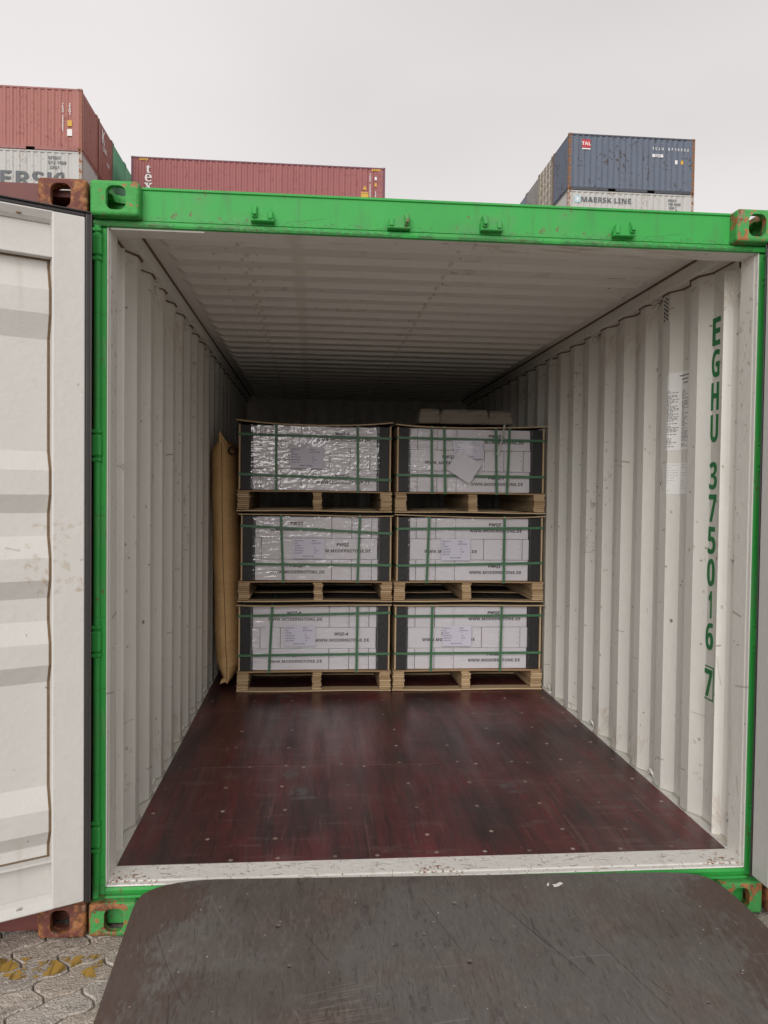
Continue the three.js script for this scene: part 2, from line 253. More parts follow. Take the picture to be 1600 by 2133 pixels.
// ---------------------------------------------------------------- the green container with its doors open
const cont = thing('shipping_container', 'bright green shipping container with both doors open, pallets inside', 'container');
for (const [sx, sy] of [[-1, 1], [1, 1], [-1, -1], [1, -1]]) {
  const g = mirror(castMain, -sx, sy, 1).translate(sx * 1.219, sy > 0 ? 2.591 : 0, 0);
  mesh('corner_casting', uvm(g, sx * 0.37 + sy * 0.2, sy * 0.13 + sx * 0.07), sy > 0 && sx < 0 ? M.castGreen : M.castLow, cont, true).userData.label = sy > 0 ? 'green top corner casting chipped to rust' : 'green bottom corner casting with rusty edges';
  mesh('corner_casting', mirror(castMain, -sx, sy, -1).translate(sx * 1.219, sy > 0 ? 2.591 : 0, -6.058), M.castGreen, cont);
}
const WT = 1.21, OPEN = 1.1715;
{ // frame
  // the profile of the header, (z, y)
  const hd = [[-0.060, 2.449], [-0.046, 2.4505], [-0.043, 2.458], [-0.045, 2.468], [-0.052, 2.4725], [-0.052, 2.576], [-0.046, 2.579], [-0.046, 2.586], [-0.066, 2.588], [-0.155, 2.588], [-0.155, 2.4535], [-0.06, 2.4525]];
  mesh('header', [prism(hd.slice(5, 10).concat([[-0.155, 2.4745], [-0.052, 2.4745]]), 2.112, Z, Y, NX, V(1.056, 0, 0)), prism([...hd.slice(0, 5), [-0.155, 2.4725], [-0.155, 2.4535], [-0.06, 2.4525]], 2.436, Z, Y, NX, V(1.218, 0, 0))], M.greenHeader, cont);
  mesh('header_lining', [sheet([[-0.0605, 2.4515], [-0.165, 2.4515], [-0.17, 2.455], [-0.17, 2.55]], 0.003, 2.34, Z, Y, X, V(-1.17, 0, 0)), rbox(-1.165, -0.845, 2.443, 2.452, -0.080, -0.060, 0.003)], M.roofWhite, cont);
  for (const s of [-1, 1]) {
    const post = sub('corner_post', cont);
    mesh('post_tube', [rbox(Math.min(s * 1.174, s * 1.2185), Math.max(s * 1.174, s * 1.2185), 0.119, 2.448, -0.168, -0.056, 0.006, 2)], M.green, post);
    mesh('hinge_rail', [new THREE.CylinderGeometry(0.0125, 0.0125, 2.33, 10).translate(s * 1.2045, 1.284, -0.047)], M.green, post);
    for (const y of [2.385, 1.698, 1.02, 0.335]) mesh('hinge', [rbox(s * 1.204 - 0.0165, s * 1.204 + 0.0165, y - 0.038, y + 0.038, -0.075, -0.028, 0.009, 2), rbox(s * 1.204 - 0.0155, s * 1.204 + 0.0155, y + 0.041, y + 0.056, -0.075, -0.031, 0.005), rbox(s * 1.204 - 0.0155, s * 1.204 + 0.0155, y - 0.056, y - 0.041, -0.075, -0.031, 0.005)], M.green, post);
    mesh('jamb', [sheet([[0.0555, 0], [0.058, 0.0025], [0.075, 0.003], [0.08, 0.005], [0.168, 0.0065], [0.172, 0.003], [0.176, -0.01], [0.18, -0.036], [0.265, -0.037], [0.285, -0.031], [0.296, -0.016], [0.300, 0.001], [0.305, 0.001], [0.306, -0.036]], -0.0015, 2.30, NZ, s > 0 ? NX : X, Y, V(s * 1.1735, 0.15, 0))], M.white, post);
    for (const [y, r] of [[2.335, 0.3], [1.30, 0.05], [0.275, -0.3]]) mesh('lashing_bar', tube([[s * 1.21, y + 0.006, -0.24], [s * 1.19, y, -0.225], [s * 1.174, y - 0.012 * r, -0.172]], 0.0075, 8, 8), M.white, post);
  }
  mesh('sill', [prism([[-0.056, 0.02], [-0.056, 0.118], [-0.05, 0.124], [-0.045, 0.140], [-0.05, 0.1495], [-0.062, 0.151], [-0.17, 0.151], [-0.17, 0.02]], 2.344, Z, Y, NX, V(1.172, 0, 0)), ...[-1, 1].map((s) => rbox(Math.min(s * 1.172, s * 1.0), Math.max(s * 1.172, s * 1.0), 0.1185, 0.1285, -0.06, -0.03, 0.003))], M.green, cont);
  mesh('threshold_plate', [sheet([[-0.052, 0.1515], [-0.055, 0.156], [-0.072, 0.1575], [-0.076, 0.1605], [-0.082, 0.1615], [-0.174, 0.1665]], 0.0025, 2.338, Z, Y, X, V(-1.169, 0, 0))], M.sillWhite, cont);
  for (const [x, y, s] of [[-0.644, 2.506, -1], [-0.169, 2.500, 1], [0.162, 2.506, -1], [0.647, 2.506, 1]]) {
    const f = (g) => (s > 0 ? mirror(g, -1, 1, 1) : g);
    mesh('cam_keeper', [f(prism([[-0.037, -0.022], [0.037, -0.022], [0.037, -0.006], [0.026, 0.016], [-0.03, 0.018], [-0.037, 0.002]], 0.028, X, Y, Z, V(0, 0, 0), 0.003)), f(rbox(-0.036, -0.017, -0.016, 0.026, 0, 0.042, 0.005, 2)), f(rbox(-0.034, -0.019, -0.010, 0.012, 0.03, 0.052, 0.004, 2)), f(rbox(0.017, 0.036, -0.019, 0.010, 0, 0.037, 0.006, 2))].map((g) => bakeN(g).translate(x, y, -0.053)), M.green, cont);
  }
}
// corrugation of the side walls: depth a -> distance from the outer plane
const corr = [[0.262, 0]]; for (let a = 0.452; a < 5.8; a += 0.272) corr.push([a, 0], [a + 0.064, 0.036], [a + 0.135, 0.036], [a + 0.2, 0]); corr.push([5.95, 0]);
const corrAt = (a) => { for (let i = 1; i < corr.length; i++) if (a <= corr[i][0]) { const [p, q] = [corr[i - 1], corr[i]]; return p[1] + (q[1] - p[1]) * (a - p[0]) / (q[0] - p[0]); } return 0; };
for (const s of [-1, 1]) {
  const inn = s > 0 ? NX : X, wall = sub('side_wall', cont);
  mesh('wall_panel', sheet(corr, -0.002, 2.327, NZ, inn, Y, V(s * WT, 0.16, 0)), M.white, wall);
  mesh('top_rail', rbox(Math.min(s * 1.148, s * 1.2185), Math.max(s * 1.148, s * 1.2185), 2.487, 2.556, -6.02, -0.176, 0.008, 2), M.white, wall);
  mesh('bottom_rail', rbox(Math.min(s * 1.166, s * 1.2185), Math.max(s * 1.166, s * 1.2185), 0.06, 0.1725, -6.02, -0.176, 0.004, 1), M.white, wall);
  const path = []; for (let a = 0.31; a < 5.9; a += 0.017) path.push(a);
  const strip = (y, r, d) => { const g = []; for (let i = 1; i < corr.length; i++) { const [p, q] = [corr[i - 1], corr[i]], l = Math.hypot(q[0] - p[0], q[1] - p[1]); const c = new THREE.CylinderGeometry(r, r, l + r, 6).rotateX(Math.PI / 2); const an = Math.atan2(s * -(q[1] - p[1]), -(q[0] - p[0])); c.rotateY(an); c.translate(s * (WT - (p[1] + q[1]) / 2 - d), y + (rnd() - 0.5) * 0.003, -(p[0] + q[0]) / 2); g.push(c); } return g; };
  mesh('sealant_bead', strip(2.486, 0.0052, 0.004), M.sealant, wall);
  mesh('floor_bead', strip(0.1745, 0.0042, 0.005), M.bead, wall);
  mesh('roof_seam', box(Math.min(s * 1.141, s * 1.149), Math.max(s * 1.141, s * 1.149), 2.542, 2.5495, -5.9, -0.176), M.sealant, wall);
  for (const z of [-0.904, -1.725, -2.59, -3.4]) { // lashing rings at floor level and under the top rail
    mesh('lashing_ring', [new THREE.TorusGeometry(0.024, 0.0062, 8, 14, Math.PI * 1.15).rotateY(Math.PI / 2).rotateZ(s * 0.35).translate(s * 1.183, 0.198, z), rbox(Math.min(s * 1.172, s * 1.196), Math.max(s * 1.172, s * 1.196), 0.170, 0.180, z - 0.034, z + 0.034, 0.004)], M.white, wall);
    const zt = z * 1.02 - 0.05;
    mesh('lashing_ring', [new THREE.TorusGeometry(0.024, 0.0062, 8, 14, Math.PI * 1.15).rotateZ(Math.PI).rotateY(Math.PI / 2).rotateZ(-s * 0.35).translate(s * 1.186, 2.468, zt), rbox(Math.min(s * 1.172, s * 1.196), Math.max(s * 1.172, s * 1.196), 2.477, 2.488, zt - 0.034, zt + 0.034, 0.004)], M.white, wall);
  }
  if (s > 0) {
    [['E', 2.236], ['G', 2.103], ['H', 1.966], ['U', 1.832], ['3', 1.634], ['7', 1.498], ['5', 1.362], ['0', 1.227], ['1', 1.092], ['6', 0.957], ['7', 0.76]].forEach(([ch, y]) => {
      const g = text(ch, 0.1); g.computeBoundingBox(); const b = g.boundingBox, w = ch === '1' ? 0.026 : 0.062; g.scale(w / (b.max.x - b.min.x), 0.115 / (b.max.y - b.min.y), 1);
      mesh('letter', orient(g, Z, Y, NX, V(WT - 0.0005, y, -0.425)), M.letterGreen, wall);
    });
    const fr = [[-0.043, -0.071, 0.043, -0.066], [-0.043, 0.066, 0.043, 0.071], [-0.043, -0.066, -0.038, 0.066], [0.038, -0.066, 0.043, 0.066]].map(([a, b, c, d]) => box(WT - 0.002, WT + 0.001, 0.76 + b, 0.76 + d, -0.425 + a, -0.425 + c));
    mesh('letter_frame', fr, M.letterGreen, wall);
    const doc = (cols, rows, y0, y1, a0, a1, ttl) => {
      const t = canvasTex(256, 512, null, (g, w, h) => {
        g.fillStyle = css(0.87, 0.87, 0.85); g.fillRect(0, 0, w, h); g.fillStyle = css(0.1, 0.1, 0.1);
        for (let k = 0; k < ttl; k++) g.fillRect(w * (0.45 + 0.08 * k), 22 + k * 24, w * (0.5 - 0.1 * k), 7);
        for (let c = 0; c < cols; c++) for (let r = 0; r < rows; r++) { if (rnd() < 0.14) continue; let x = 12 + c * w / cols; const y = 30 + ttl * 30 + r * (h - 50 - ttl * 30) / rows, n = 2 + Math.floor(rnd() * 4); for (let i = 0; i < n; i++) { const l = 8 + rnd() * 18; if (x + l > (c + 1) * w / cols - 6) break; g.fillRect(x, y, l, 4); x += l + 6; } }
      });
      const seg = 24, pos = [], uv = [], idx = []; for (let i = 0; i <= seg; i++) { const a = a0 + (a1 - a0) * i / seg; for (const k of [0, 1]) { pos.push(WT - corrAt(a) - 0.0016, k ? y1 : y0, -a); uv.push(1 - i / seg, k); } if (i) { const q = 2 * i; idx.push(q - 2, q - 1, q, q, q - 1, q + 1); } }
      const g = new THREE.BufferGeometry(); g.setAttribute('position', new THREE.Float32BufferAttribute(pos, 3)); g.setAttribute('uv', new THREE.Float32BufferAttribute(uv, 2)); g.setIndex(idx); g.computeVertexNormals();
      const m = mesh('document_sticker', g, std({ map: t, roughness: 0.7, side: THREE.DoubleSide }), wall, true); return m;
    };
    doc(2, 42, 1.755, 2.112, 0.655, 0.805, 3).userData.label = 'large printed paper sticker on corrugated wall'; doc(2, 11, 1.554, 1.697, 0.655, 0.792, 0).userData.label = 'small printed paper sticker below the large one';
    const vent = mesh('vent', box(WT - 0.0395, WT - 0.0355, 2.352, 2.476, -0.862, -0.789), M.white, wall), holes = [];
    for (let r = 0; r < 6; r++) for (let c = 0; c < 3; c++) holes.push(new THREE.CylinderGeometry(0.0055, 0.0055, 0.002, 8).rotateZ(Math.PI / 2).translate(WT - 0.0398, 2.366 + r * 0.018 + (c & 1) * 0.009, -0.808 - c * 0.0165));
    mesh('vent_hole', holes, M.dark, vent.parent);
  }
}
{ // roof: flat sheet with pressed cross ribs, tapered at the ends
  const ribs = [box(-1.15, 1.15, 2.5495, 2.5525, -5.95, -0.17)];
  for (let z = -0.30; z > -5.85; z -= 0.2055) {
    const w0 = 0.054, w1 = 0.041, y0 = 2.5494, y1 = 2.5225, e = 1.085, e1 = 1.045;
    const P = [[-e, y0, z + w0], [e, y0, z + w0], [e, y0, z - w0], [-e, y0, z - w0], [-e1, y1, z + w1], [e1, y1, z + w1], [e1, y1, z - w1], [-e1, y1, z - w1]];
    const g = new THREE.BufferGeometry(), pos = []; for (const f of [[0, 4, 5, 1], [3, 2, 6, 7], [4, 7, 6, 5], [0, 3, 7, 4], [1, 5, 6, 2]]) for (const k of [0, 1, 2, 0, 2, 3]) pos.push(...P[f[k]]);
    g.setAttribute('position', new THREE.Float32BufferAttribute(pos, 3)); g.setAttribute('uv', new THREE.Float32BufferAttribute(new Float32Array(pos.length / 3 * 2), 2)); g.computeVertexNormals(); ribs.push(g);
  }
  const rp = mesh('roof_panel', ribs, M.roofWhite, cont);
  rp.material = M.roofWhite;
  const dents = []; for (let i = 0; i < 13; i++) { const z = -0.30 - i * 0.2055, x = 0.155 - 0.011 * i + rr(-0.012, 0.012); dents.push(rbox(x, x + rr(0.003, 0.006), 2.5205, 2.5229, z - rr(0.004, 0.022), z + rr(0.004, 0.02), 0.001).rotateY(0)); if (rnd() < 0.5) dents.push(rbox(x + 0.004, x + rr(0.015, 0.035), 2.5212, 2.5229, z - 0.023, z - 0.0205, 0.0008)); }
  mesh('rust_dent', dents, M.sealant, cont);
  mesh('end_wall', [sheet(Array.from({ length: 34 }, (_, i) => [-1.2 + Math.floor(i / 2) * 0.145 + (i & 1) * 0.075, (Math.floor((i + 1) / 2) & 1) * 0.036]), 0.002, 2.44, X, Z, Y, V(0, 0.12, -5.872))], M.white, cont);
}
// floor: varnished plywood sheets
const floorTex = canvasTex(768, 1152, (u, v) => {
  const g1 = fbm(u, v, 150, 7, 3, 301), g2 = fbm(u, v, 52, 3, 4, 311), b = fbm(u, v, 8, 9, 5, 321), x = fbm(u, v, 14, 110, 3, 331);
  let c = mixc([0.046, 0.021, 0.020], [0.175, 0.026, 0.032], sat(0.27 + 1.3 * (b - 0.45) + 0.35 * (g2 - 0.5)));
  c = mixc(c, [0.020, 0.015, 0.015], 0.55 * sstep(0.50, 0.68, g1 * 0.8 + (1 - g2) * 0.2)); c = mixc(c, [0.19, 0.075, 0.07], 0.6 * sstep(0.60, 0.78, g1 * 0.7 + b * 0.3));
  return mixc(c, [0.12, 0.075, 0.07], 0.6 * sstep(0.58, 0.74, x * 0.7 + b * 0.3));
}, (g, w, h) => {
  const px = (x) => (x + 1.165) / 2.33 * w, py = (z) => -(z + 0.15) / 3.5 * h;
  scratch(g, w, h, 620, () => css(0.32, 0.22, 0.20, 0.14 + 0.32 * rnd()), 44, 0.9, Math.PI / 2, 0.5); scratch(g, w, h, 90, () => css(0.35, 0.28, 0.26, 0.15 + 0.3 * rnd()), 34, 1.0, 0.1, 0.6); scratch(g, w, h, 1500, () => css(0.012, 0.008, 0.008, 0.35 + 0.4 * rnd()), 46, 1.0, Math.PI / 2, 0.16); scratch(g, w, h, 500, () => css(0.26, 0.03, 0.04, 0.4), 30, 1.0, Math.PI / 2, 0.2); scratch(g, w, h, 420, () => css(0.28, 0.17, 0.16, 0.15 + 0.25 * rnd()), 26, 1.5, 0.05, 0.35);
  for (const [x, z, rx, rz] of [[-0.556, -1.08, 0.05, 0.07], [-0.505, -0.86, 0.045, 0.075], [-0.49, -0.78, 0.07, 0.03], [-0.55, -0.85, 0.015, 0.05], [0.475, -0.87, 0.05, 0.05], [0.50, -0.80, 0.06, 0.02], [-0.66, -2.55, 0.07, 0.06]]) {
    for (let i = 0; i < 26; i++) { const a = rnd() * 7, r = Math.sqrt(rnd()); g.fillStyle = css(0.105, 0.105, 0.10, 0.30); g.beginPath(); g.ellipse(px(x + Math.cos(a) * r * rx * 0.7), py(z + Math.sin(a) * r * rz * 0.7), rx * 0.4 / 2.33 * w * rr(0.4, 1), rz * 0.35 / 3.5 * h * rr(0.4, 1), 0, 0, 7); g.fill(); }
  }
  for (let i = 0; i < 60; i++) { g.fillStyle = css(0.5, 0.46, 0.42, 0.7); g.fillRect(rnd() * w, rnd() * h, 1.5, 2); }
});
floorTex.repeat.set(1, 1);
const floorRough = canvasTex(512, 768, (u, v) => 0.19 + 0.28 * fbm(u, v, 40, 5, 4, 341) + 0.14 * fbm(u, v, 8, 8, 4, 344), null, { data: true });
M.floor = std({ map: floorTex, roughnessMap: floorRough, roughness: 1, bumpMap: canvasTex(512, 768, (u, v) => fbm(u, v, 110, 8, 4, 351), null, { data: true }), bumpScale: 0.0012 });
{
  const fl = sub('floor', cont);
  for (const [z1, z0] of [[-0.1765, -1.1945], [-1.1975, -3.61], [-3.613, -5.94]]) for (const [x0, x1] of [[-1.1655, 1.1655]]) {
    const g = bakeN(rbox(x0, x1, 0.139, 0.1672 + rr(-0.0006, 0.0006), z0, z1, 0.0012)), p = g.attributes.position, uv = g.attributes.uv;
    for (let i = 0; i < p.count; i++) uv.setXY(i, (p.getX(i) + 1.165) / 2.33, 1 + (p.getZ(i) + 0.15) / 3.5);
    mesh('plywood_sheet', g, M.floor, fl, true);
  }
  mesh('joint_strip', box(-1.16, 1.16, 0.15, 0.1667, -1.1972, -1.1948), std({ color: C(0.16, 0.10, 0.09), roughness: 0.9 }), fl);
  const sg = new THREE.CylinderGeometry(0.0078, 0.0092, 0.0012, 9);
  const sm = [[0.26, 0.19, 0.155], [0.17, 0.115, 0.095], [0.34, 0.27, 0.23]].map((c) => std({ color: C(...c), roughness: 0.55 }));
  const xs = [-1.115, -0.85, -0.58, -0.30, 0.0, 0.28, 0.56, 0.84, 1.11], xf = [-0.93, -0.745, -0.562, -0.38, -0.19, 0.02, 0.21, 0.40, 0.58, 0.76, 0.95];
  for (const [z, row] of [[-0.203, xf], [-0.379, xs], [-0.654, xs], [-0.924, xs], [-1.184, xs.map((x) => x + 0.1)], [-1.212, xs], [-1.487, xs], [-1.785, xs], [-2.09, xs], [-2.43, xs]]) for (const x of row) {
    if (Math.abs(x) > 1.14 || rnd() < 0.06) continue;
    const m = new THREE.Mesh(sg, sm[Math.floor(rnd() * 3)]); m.name = 'screw_head'; m.position.set(x + rr(-0.02, 0.02), 0.1681, z + rr(-0.01, 0.01)); m.castShadow = m.receiveShadow = true; fl.add(m);
  }
}
// the two door leaves, built in their own frame: x outward from the hinge edge, z out of the inner face
function doorLeaf(s, hx, hz, turn, gw, label) {
  const d = sub('door', cont); d.position.set(hx, 0, hz); d.rotation.y = turn; d.userData.label = label;
  const bx = (u0, u1, y0, y1, z0, z1, r) => (r ? rbox : box)(Math.min(s * u0, s * u1), Math.max(s * u0, s * u1), y0, y1, z0, z1, r, 2), T = 0.156, B = 2.445, Wd = 1.165;
  mesh('stile', bx(0, 0.103, T, B, -0.052, 0, 0.006), M.doorWhite, d); mesh('stile', bx(Wd - 0.103, Wd, T, B, -0.052, 0, 0.006), M.doorWhite, d);
  const ys = [2.297, 2.27, 2.19, 2.114, 2.035, 1.67, 1.607, 1.529, 1.468, 1.392, 1.321, 1.249, 1.187, 1.111, 1.04, 0.97, 0.908, 0.561, 0.489, 0.417, 0.364, 0.322];
  const lv = [0, 0, 1, 1, 0, 0, 1, 1, 0, 0, 1, 1, 0, 0, 1, 1, 0, 0, 1, 1, 0, 0], prof = ys.map((y, i) => [y, -0.043 + 0.034 * lv[i]]);
  const A = Y, Bz = Z;
  mesh('panel', sheet(prof, -0.002, Wd - 0.2, A, Bz, s > 0 ? X : NX, V(s * 0.1, 0, 0)), M.doorWhite, d);
  mesh('top_channel', [bx(0.1, Wd - 0.1, 2.30, 2.425, -0.046, -0.040), bx(0.1, Wd - 0.1, 2.296, 2.303, -0.0395, -0.003, 0.002), prism([[2.415, -0.04], [B, -0.012], [B, -0.003], [B - 0.004, -0.002], [2.422, -0.018], [2.412, -0.034]], Wd - 0.2, A, Bz, s > 0 ? X : NX, V(s * 0.1, 0, 0))], M.doorWhite, d);
  mesh('bottom_channel', [bx(0.1, Wd - 0.1, 0.18, 0.317, -0.046, -0.040), bx(0.1, Wd - 0.1, 0.313, 0.321, -0.0395, -0.003, 0.002), prism([[0.195, -0.04], [T, -0.012], [T, -0.003], [T + 0.004, -0.002], [0.186, -0.018], [0.197, -0.034]], Wd - 0.2, A, Bz, s > 0 ? X : NX, V(s * 0.1, 0, 0))], M.doorWhite, d);
  mesh('plug', [new THREE.CylinderGeometry(0.009, 0.009, 0.004, 12).rotateX(0.9).translate(s * 0.2, 2.428, -0.0175)], M.sealant, d); mesh('plug', [new THREE.CylinderGeometry(0.009, 0.009, 0.004, 12).rotateX(2.2).translate(s * 0.2, 0.177, -0.012)], M.steelWorn, d);
  mesh('sealant_bead', [sheet(prof.map(([y, z]) => [y, z + 0.0005]), -0.003, 0.008, A, Bz, s > 0 ? X : NX, V(s * 0.1035, 0, 0)), bx(0.106, Wd - 0.11, 2.2905, 2.2958, -0.042, -0.036), bx(0.106, Wd - 0.11, 0.3215, 0.3258, -0.043, -0.038)], M.sealant, d);
  const lip = (u0, u1, y0, y1) => [bx(u0, u1, y0, y1, -0.034, -0.004, 0.004)];
  mesh('gasket', [...lip(-gw, -0.001, T - 0.008, B + 0.015), ...lip(Wd + 0.001, Wd + gw, T - 0.008, B + 0.015), ...lip(0, Wd, B + 0.001, B + 0.014), bx(0, Wd, T - 0.008, T - 0.001, -0.03, -0.016, 0.002), bx(-gw - 0.003, -gw + 0.003, T - 0.008, B + 0.016, -0.018, 0.0015, 0.0025), bx(-gw, Wd, B + 0.0145, B + 0.0195, -0.018, 0.0015, 0.002)], M.gasket, d);
  mesh('outer_skin', bx(0.003, Wd - 0.003, T + 0.003, B - 0.003, -0.0575, -0.0535), M.green, d);
}
doorLeaf(-1, -1.216, 0.055, 27 * Math.PI / 180, 0.0185, 'open left door, white inside with horizontal ribs');
doorLeaf(1, 1.1585, 0.021, -88 * Math.PI / 180, 0.006, 'open right door, white inside, seen edge on');

// ---------------------------------------------------------------- loading ramp plate resting on the sill
{
  const x0 = -1.045, len = 1.16, tilt = Math.atan(0.147), s = new THREE.Shape();
  s.moveTo(x0, -len); s.lineTo(1.098, -len); s.lineTo(1.062, -0.36); s.lineTo(1.047, -0.245); s.bezierCurveTo(1.034, -0.13, 1.01, -0.045, 0.965, -0.02); s.bezierCurveTo(0.93, -0.006, 0.88, 0.004, 0.80, 0.006); s.lineTo(-0.79, 0.044); s.bezierCurveTo(-0.92, 0.042, -1.0, 0.015, -1.030, -0.03); s.bezierCurveTo(-1.043, -0.06, x0, -0.09, x0, -0.14); s.lineTo(x0, -len);
  for (const [x, z, q] of [[-0.56, 0.21, 0.011], [0.034, 0.127, 0.010], [-0.09, 0.274, 0.007], [0.035, 0.401, 0.0105], [-0.518, 0.39, 0.008], [-0.255, 0.516, 0.005], [0.7, 0.6, 0.007]]) { const p = new THREE.Path(); p.absellipse(x, -z, q, q, 0, Math.PI * 2, true); s.holes.push(p); }
  const g = bakeN(new THREE.ExtrudeGeometry(s, { depth: 0.012, bevelEnabled: true, bevelSize: 0.003, bevelThickness: 0.003, bevelSegments: 2, curveSegments: 10 }));
  const p = g.attributes.position, uv = g.attributes.uv; for (let i = 0; i < p.count; i++) uv.setXY(i, (p.getX(i) - x0) / 2.2, (p.getY(i) + 1.25) / 1.3);
  const tex = canvasTex(1536, 768, (u, v) => {
    const a = fbm(u, v, 4, 4, 5, 401), f = fbm(u, v, 260, 60, 3, 411), b = fbm(u, v, 10, 8, 5, 421), st = fbm(u, v, 130, 14, 3, 431), pt = fbm(u, v, 7, 3, 4, 441);
    let c = mixc([0.098, 0.082, 0.073], [0.128, 0.117, 0.108], sstep(0.36, 0.6, a * 0.55 + pt * 0.45)); c = c.map((q) => q * (0.82 + 0.36 * f));
    c = mixc(c, [0.036, 0.026, 0.022], 0.55 * sstep(0.58, 0.74, st * 0.5 + f * 0.5)); c = mixc(c, [0.18, 0.165, 0.15], 0.35 * sstep(0.58, 0.72, b * 0.5 + f * 0.5)); const ed = Math.min(u, 0.965 - u) + 0.25 * (b - 0.5) + 0.12 * (f - 0.5); c = mixc(c, [0.088, 0.052, 0.041], 0.75 * (1 - sstep(0.03, 0.11, ed))); return mixc(c, [0.11, 0.06, 0.045], 0.28 * sstep(0.55, 0.8, b));
  }, (g2, w, h) => {
    scratch(g2, w, h, 3200, () => css(0.03, 0.022, 0.018, 0.25 + 0.4 * rnd()), 16, 1.1, Math.PI / 2, 0.35); scratch(g2, w, h, 1500, () => css(0.26, 0.235, 0.21, 0.12 + 0.25 * rnd()), 16, 1.1, Math.PI / 2, 0.6);
    scratch(g2, w, h, 22, () => css(0.36, 0.32, 0.29, 0.2 + 0.3 * rnd()), 110, 1.2, 1.2, 0.5); scratch(g2, w, h, 26, () => css(0.36, 0.32, 0.29, 0.2 + 0.3 * rnd()), 90, 1.3, -0.2, 0.5); scratch(g2, w, h, 40, () => css(0.028, 0.022, 0.02, 0.6), 190, 1.6, 1.15, 0.5);
    for (let i = 0; i < 26; i++) { const x = 375 + rnd() * 110, y = 315 + i * 4; g2.strokeStyle = css(0.36, 0.33, 0.3, 0.35); g2.lineWidth = 1.2; g2.beginPath(); g2.moveTo(x, y); g2.lineTo(x + 40 + rnd() * 60, y - 6 - rnd() * 6); g2.stroke(); }
    for (let i = 0; i < 90; i++) { g2.fillStyle = css(0.7, 0.68, 0.64, 0.8); g2.beginPath(); g2.ellipse(rnd() * w, rnd() * h, 1 + rnd(), 0.8 + rnd() * 0.6, 0, 0, 7); g2.fill(); }
  });
  tex.repeat.set(1, 1);
  const rough = canvasTex(1024, 512, (u, v) => 0.38 + 0.22 * fbm(u, v, 100, 12, 4, 451) + 0.12 * fbm(u, v, 6, 5, 4, 455), null, { data: true });
  const ramp = new THREE.Group(); ramp.name = numbered('loading_ramp'); ramp.userData = { label: 'scratched dark brown ramp plate with rounded corners leading up to the container sill', category: 'ramp' };
  ramp.position.set(0, 0.1650, 0.002); ramp.rotation.x = tilt; scene.add(ramp);
  g.rotateX(-Math.PI / 2).translate(0, -0.015, 0);
  mesh('plate', g, std({ map: tex, roughnessMap: rough, roughness: 1, bumpMap: canvasTex(1024, 512, (u, v) => fbm(u, v, 150, 18, 4, 461), null, { data: true }), bumpScale: 0.001 }), ramp, true);
  const scraps = new THREE.MeshStandardMaterial({ color: C(0.72, 0.70, 0.67), roughness: 0.9 });
  [[0.42, 0.052, 0.021, 0.4], [0.385, 0.05, 0.009, 1.1]].forEach(([x, z, w, a], i) => { // torn paper on the plate
    const o = thing('paper_scrap', i ? 'smaller of two white paper scraps on the ramp near the sill' : 'larger of two white paper scraps on the ramp near the sill', 'paper', [x, 0.1668 - 0.147 * z + 0.0022, z]);
    o.rotation.set(tilt, a, 0); mesh('sheet', prism([[-w, -w * 0.3], [-w * 0.2, -w * 0.45], [w, -w * 0.2], [w * 0.8, w * 0.35], [-w * 0.3, w * 0.2], [-w * 0.8, w * 0.4]], 0.0012, X, NZ, Y, V(0, 0, 0)), scraps, o);
  });
}

// ---------------------------------------------------------------- strapped pallet loads
const woodTex = (lo, hi, s) => canvasTex(512, 256, (u, v) => { const g1 = fbm(u, v, 4, 46, 4, s), g2 = fbm(u, v, 2, 12, 3, s + 3), k = fbm(u, v, 30, 30, 3, s + 7); let c = mixc(lo, hi, sat(g1 * 0.8 + g2 * 0.4 - 0.1)); return mixc(c, [0.14, 0.08, 0.04], 0.6 * sstep(0.68, 0.8, k * 0.6 + g1 * 0.4)); }, null, { metres: [0.5, 0.09] });
M.ply = [[[0.34, 0.22, 0.115], [0.60, 0.43, 0.25], 501], [[0.42, 0.29, 0.16], [0.70, 0.53, 0.33], 521], [[0.27, 0.165, 0.085], [0.50, 0.34, 0.19], 541]].map(([a, b, s]) => std({ map: woodTex(a, b, s), roughness: 0.85 }));
M.plyGrey = std({ map: woodTex([0.07, 0.06, 0.052], [0.16, 0.14, 0.12], 561), roughness: 0.9 });
M.blackBoard = std({ color: C(0.016, 0.0155, 0.016), roughness: 0.55, bumpMap: fineBump, bumpScale: 0.002 });
M.strap = std({ roughness: 0.45, map: canvasTex(128, 128, (u, v) => { const q = fbm(u, v, 10, 10, 3, 577); return [0.040 + 0.03 * q, 0.125 + 0.07 * q, 0.062 + 0.03 * q]; }, null, { metres: [0.2, 0.2] }) });
const cartonTexOf = {};
function cartonMat(head) {
  if (cartonTexOf[head]) return cartonTexOf[head];
  const t = canvasTex(1024, 300, (u, v) => { const q = fbm(u, v, 8, 4, 3, 601); return [0.655 + 0.05 * q, 0.63 + 0.05 * q, 0.665 + 0.05 * q]; }, (g, w, h) => {
    g.fillStyle = css(0.02, 0.019, 0.02); g.textAlign = 'center'; g.textBaseline = 'middle';
    g.font = 'bold 62px sans-serif'; g.save(); g.translate(w * 0.54, h * 0.30); g.scale(1.0, 0.95); g.fillText(head, 0, 0); g.lineWidth = 2.5; g.strokeStyle = g.fillStyle; g.strokeText(head, 0, 0); g.restore();
    g.save(); g.translate(w * 0.555, h * 0.60); const tw = g.measureText('WWW.MODERNSTONE.DE').width; g.scale(w * 0.72 / tw, 0.98); g.fillText('WWW.MODERNSTONE.DE', 0, 0); g.strokeText('WWW.MODERNSTONE.DE', 0, 0); g.restore();
  });
  t.repeat.set(1, 1); return (cartonTexOf[head] = std({ map: t, roughness: 0.6 }));
}
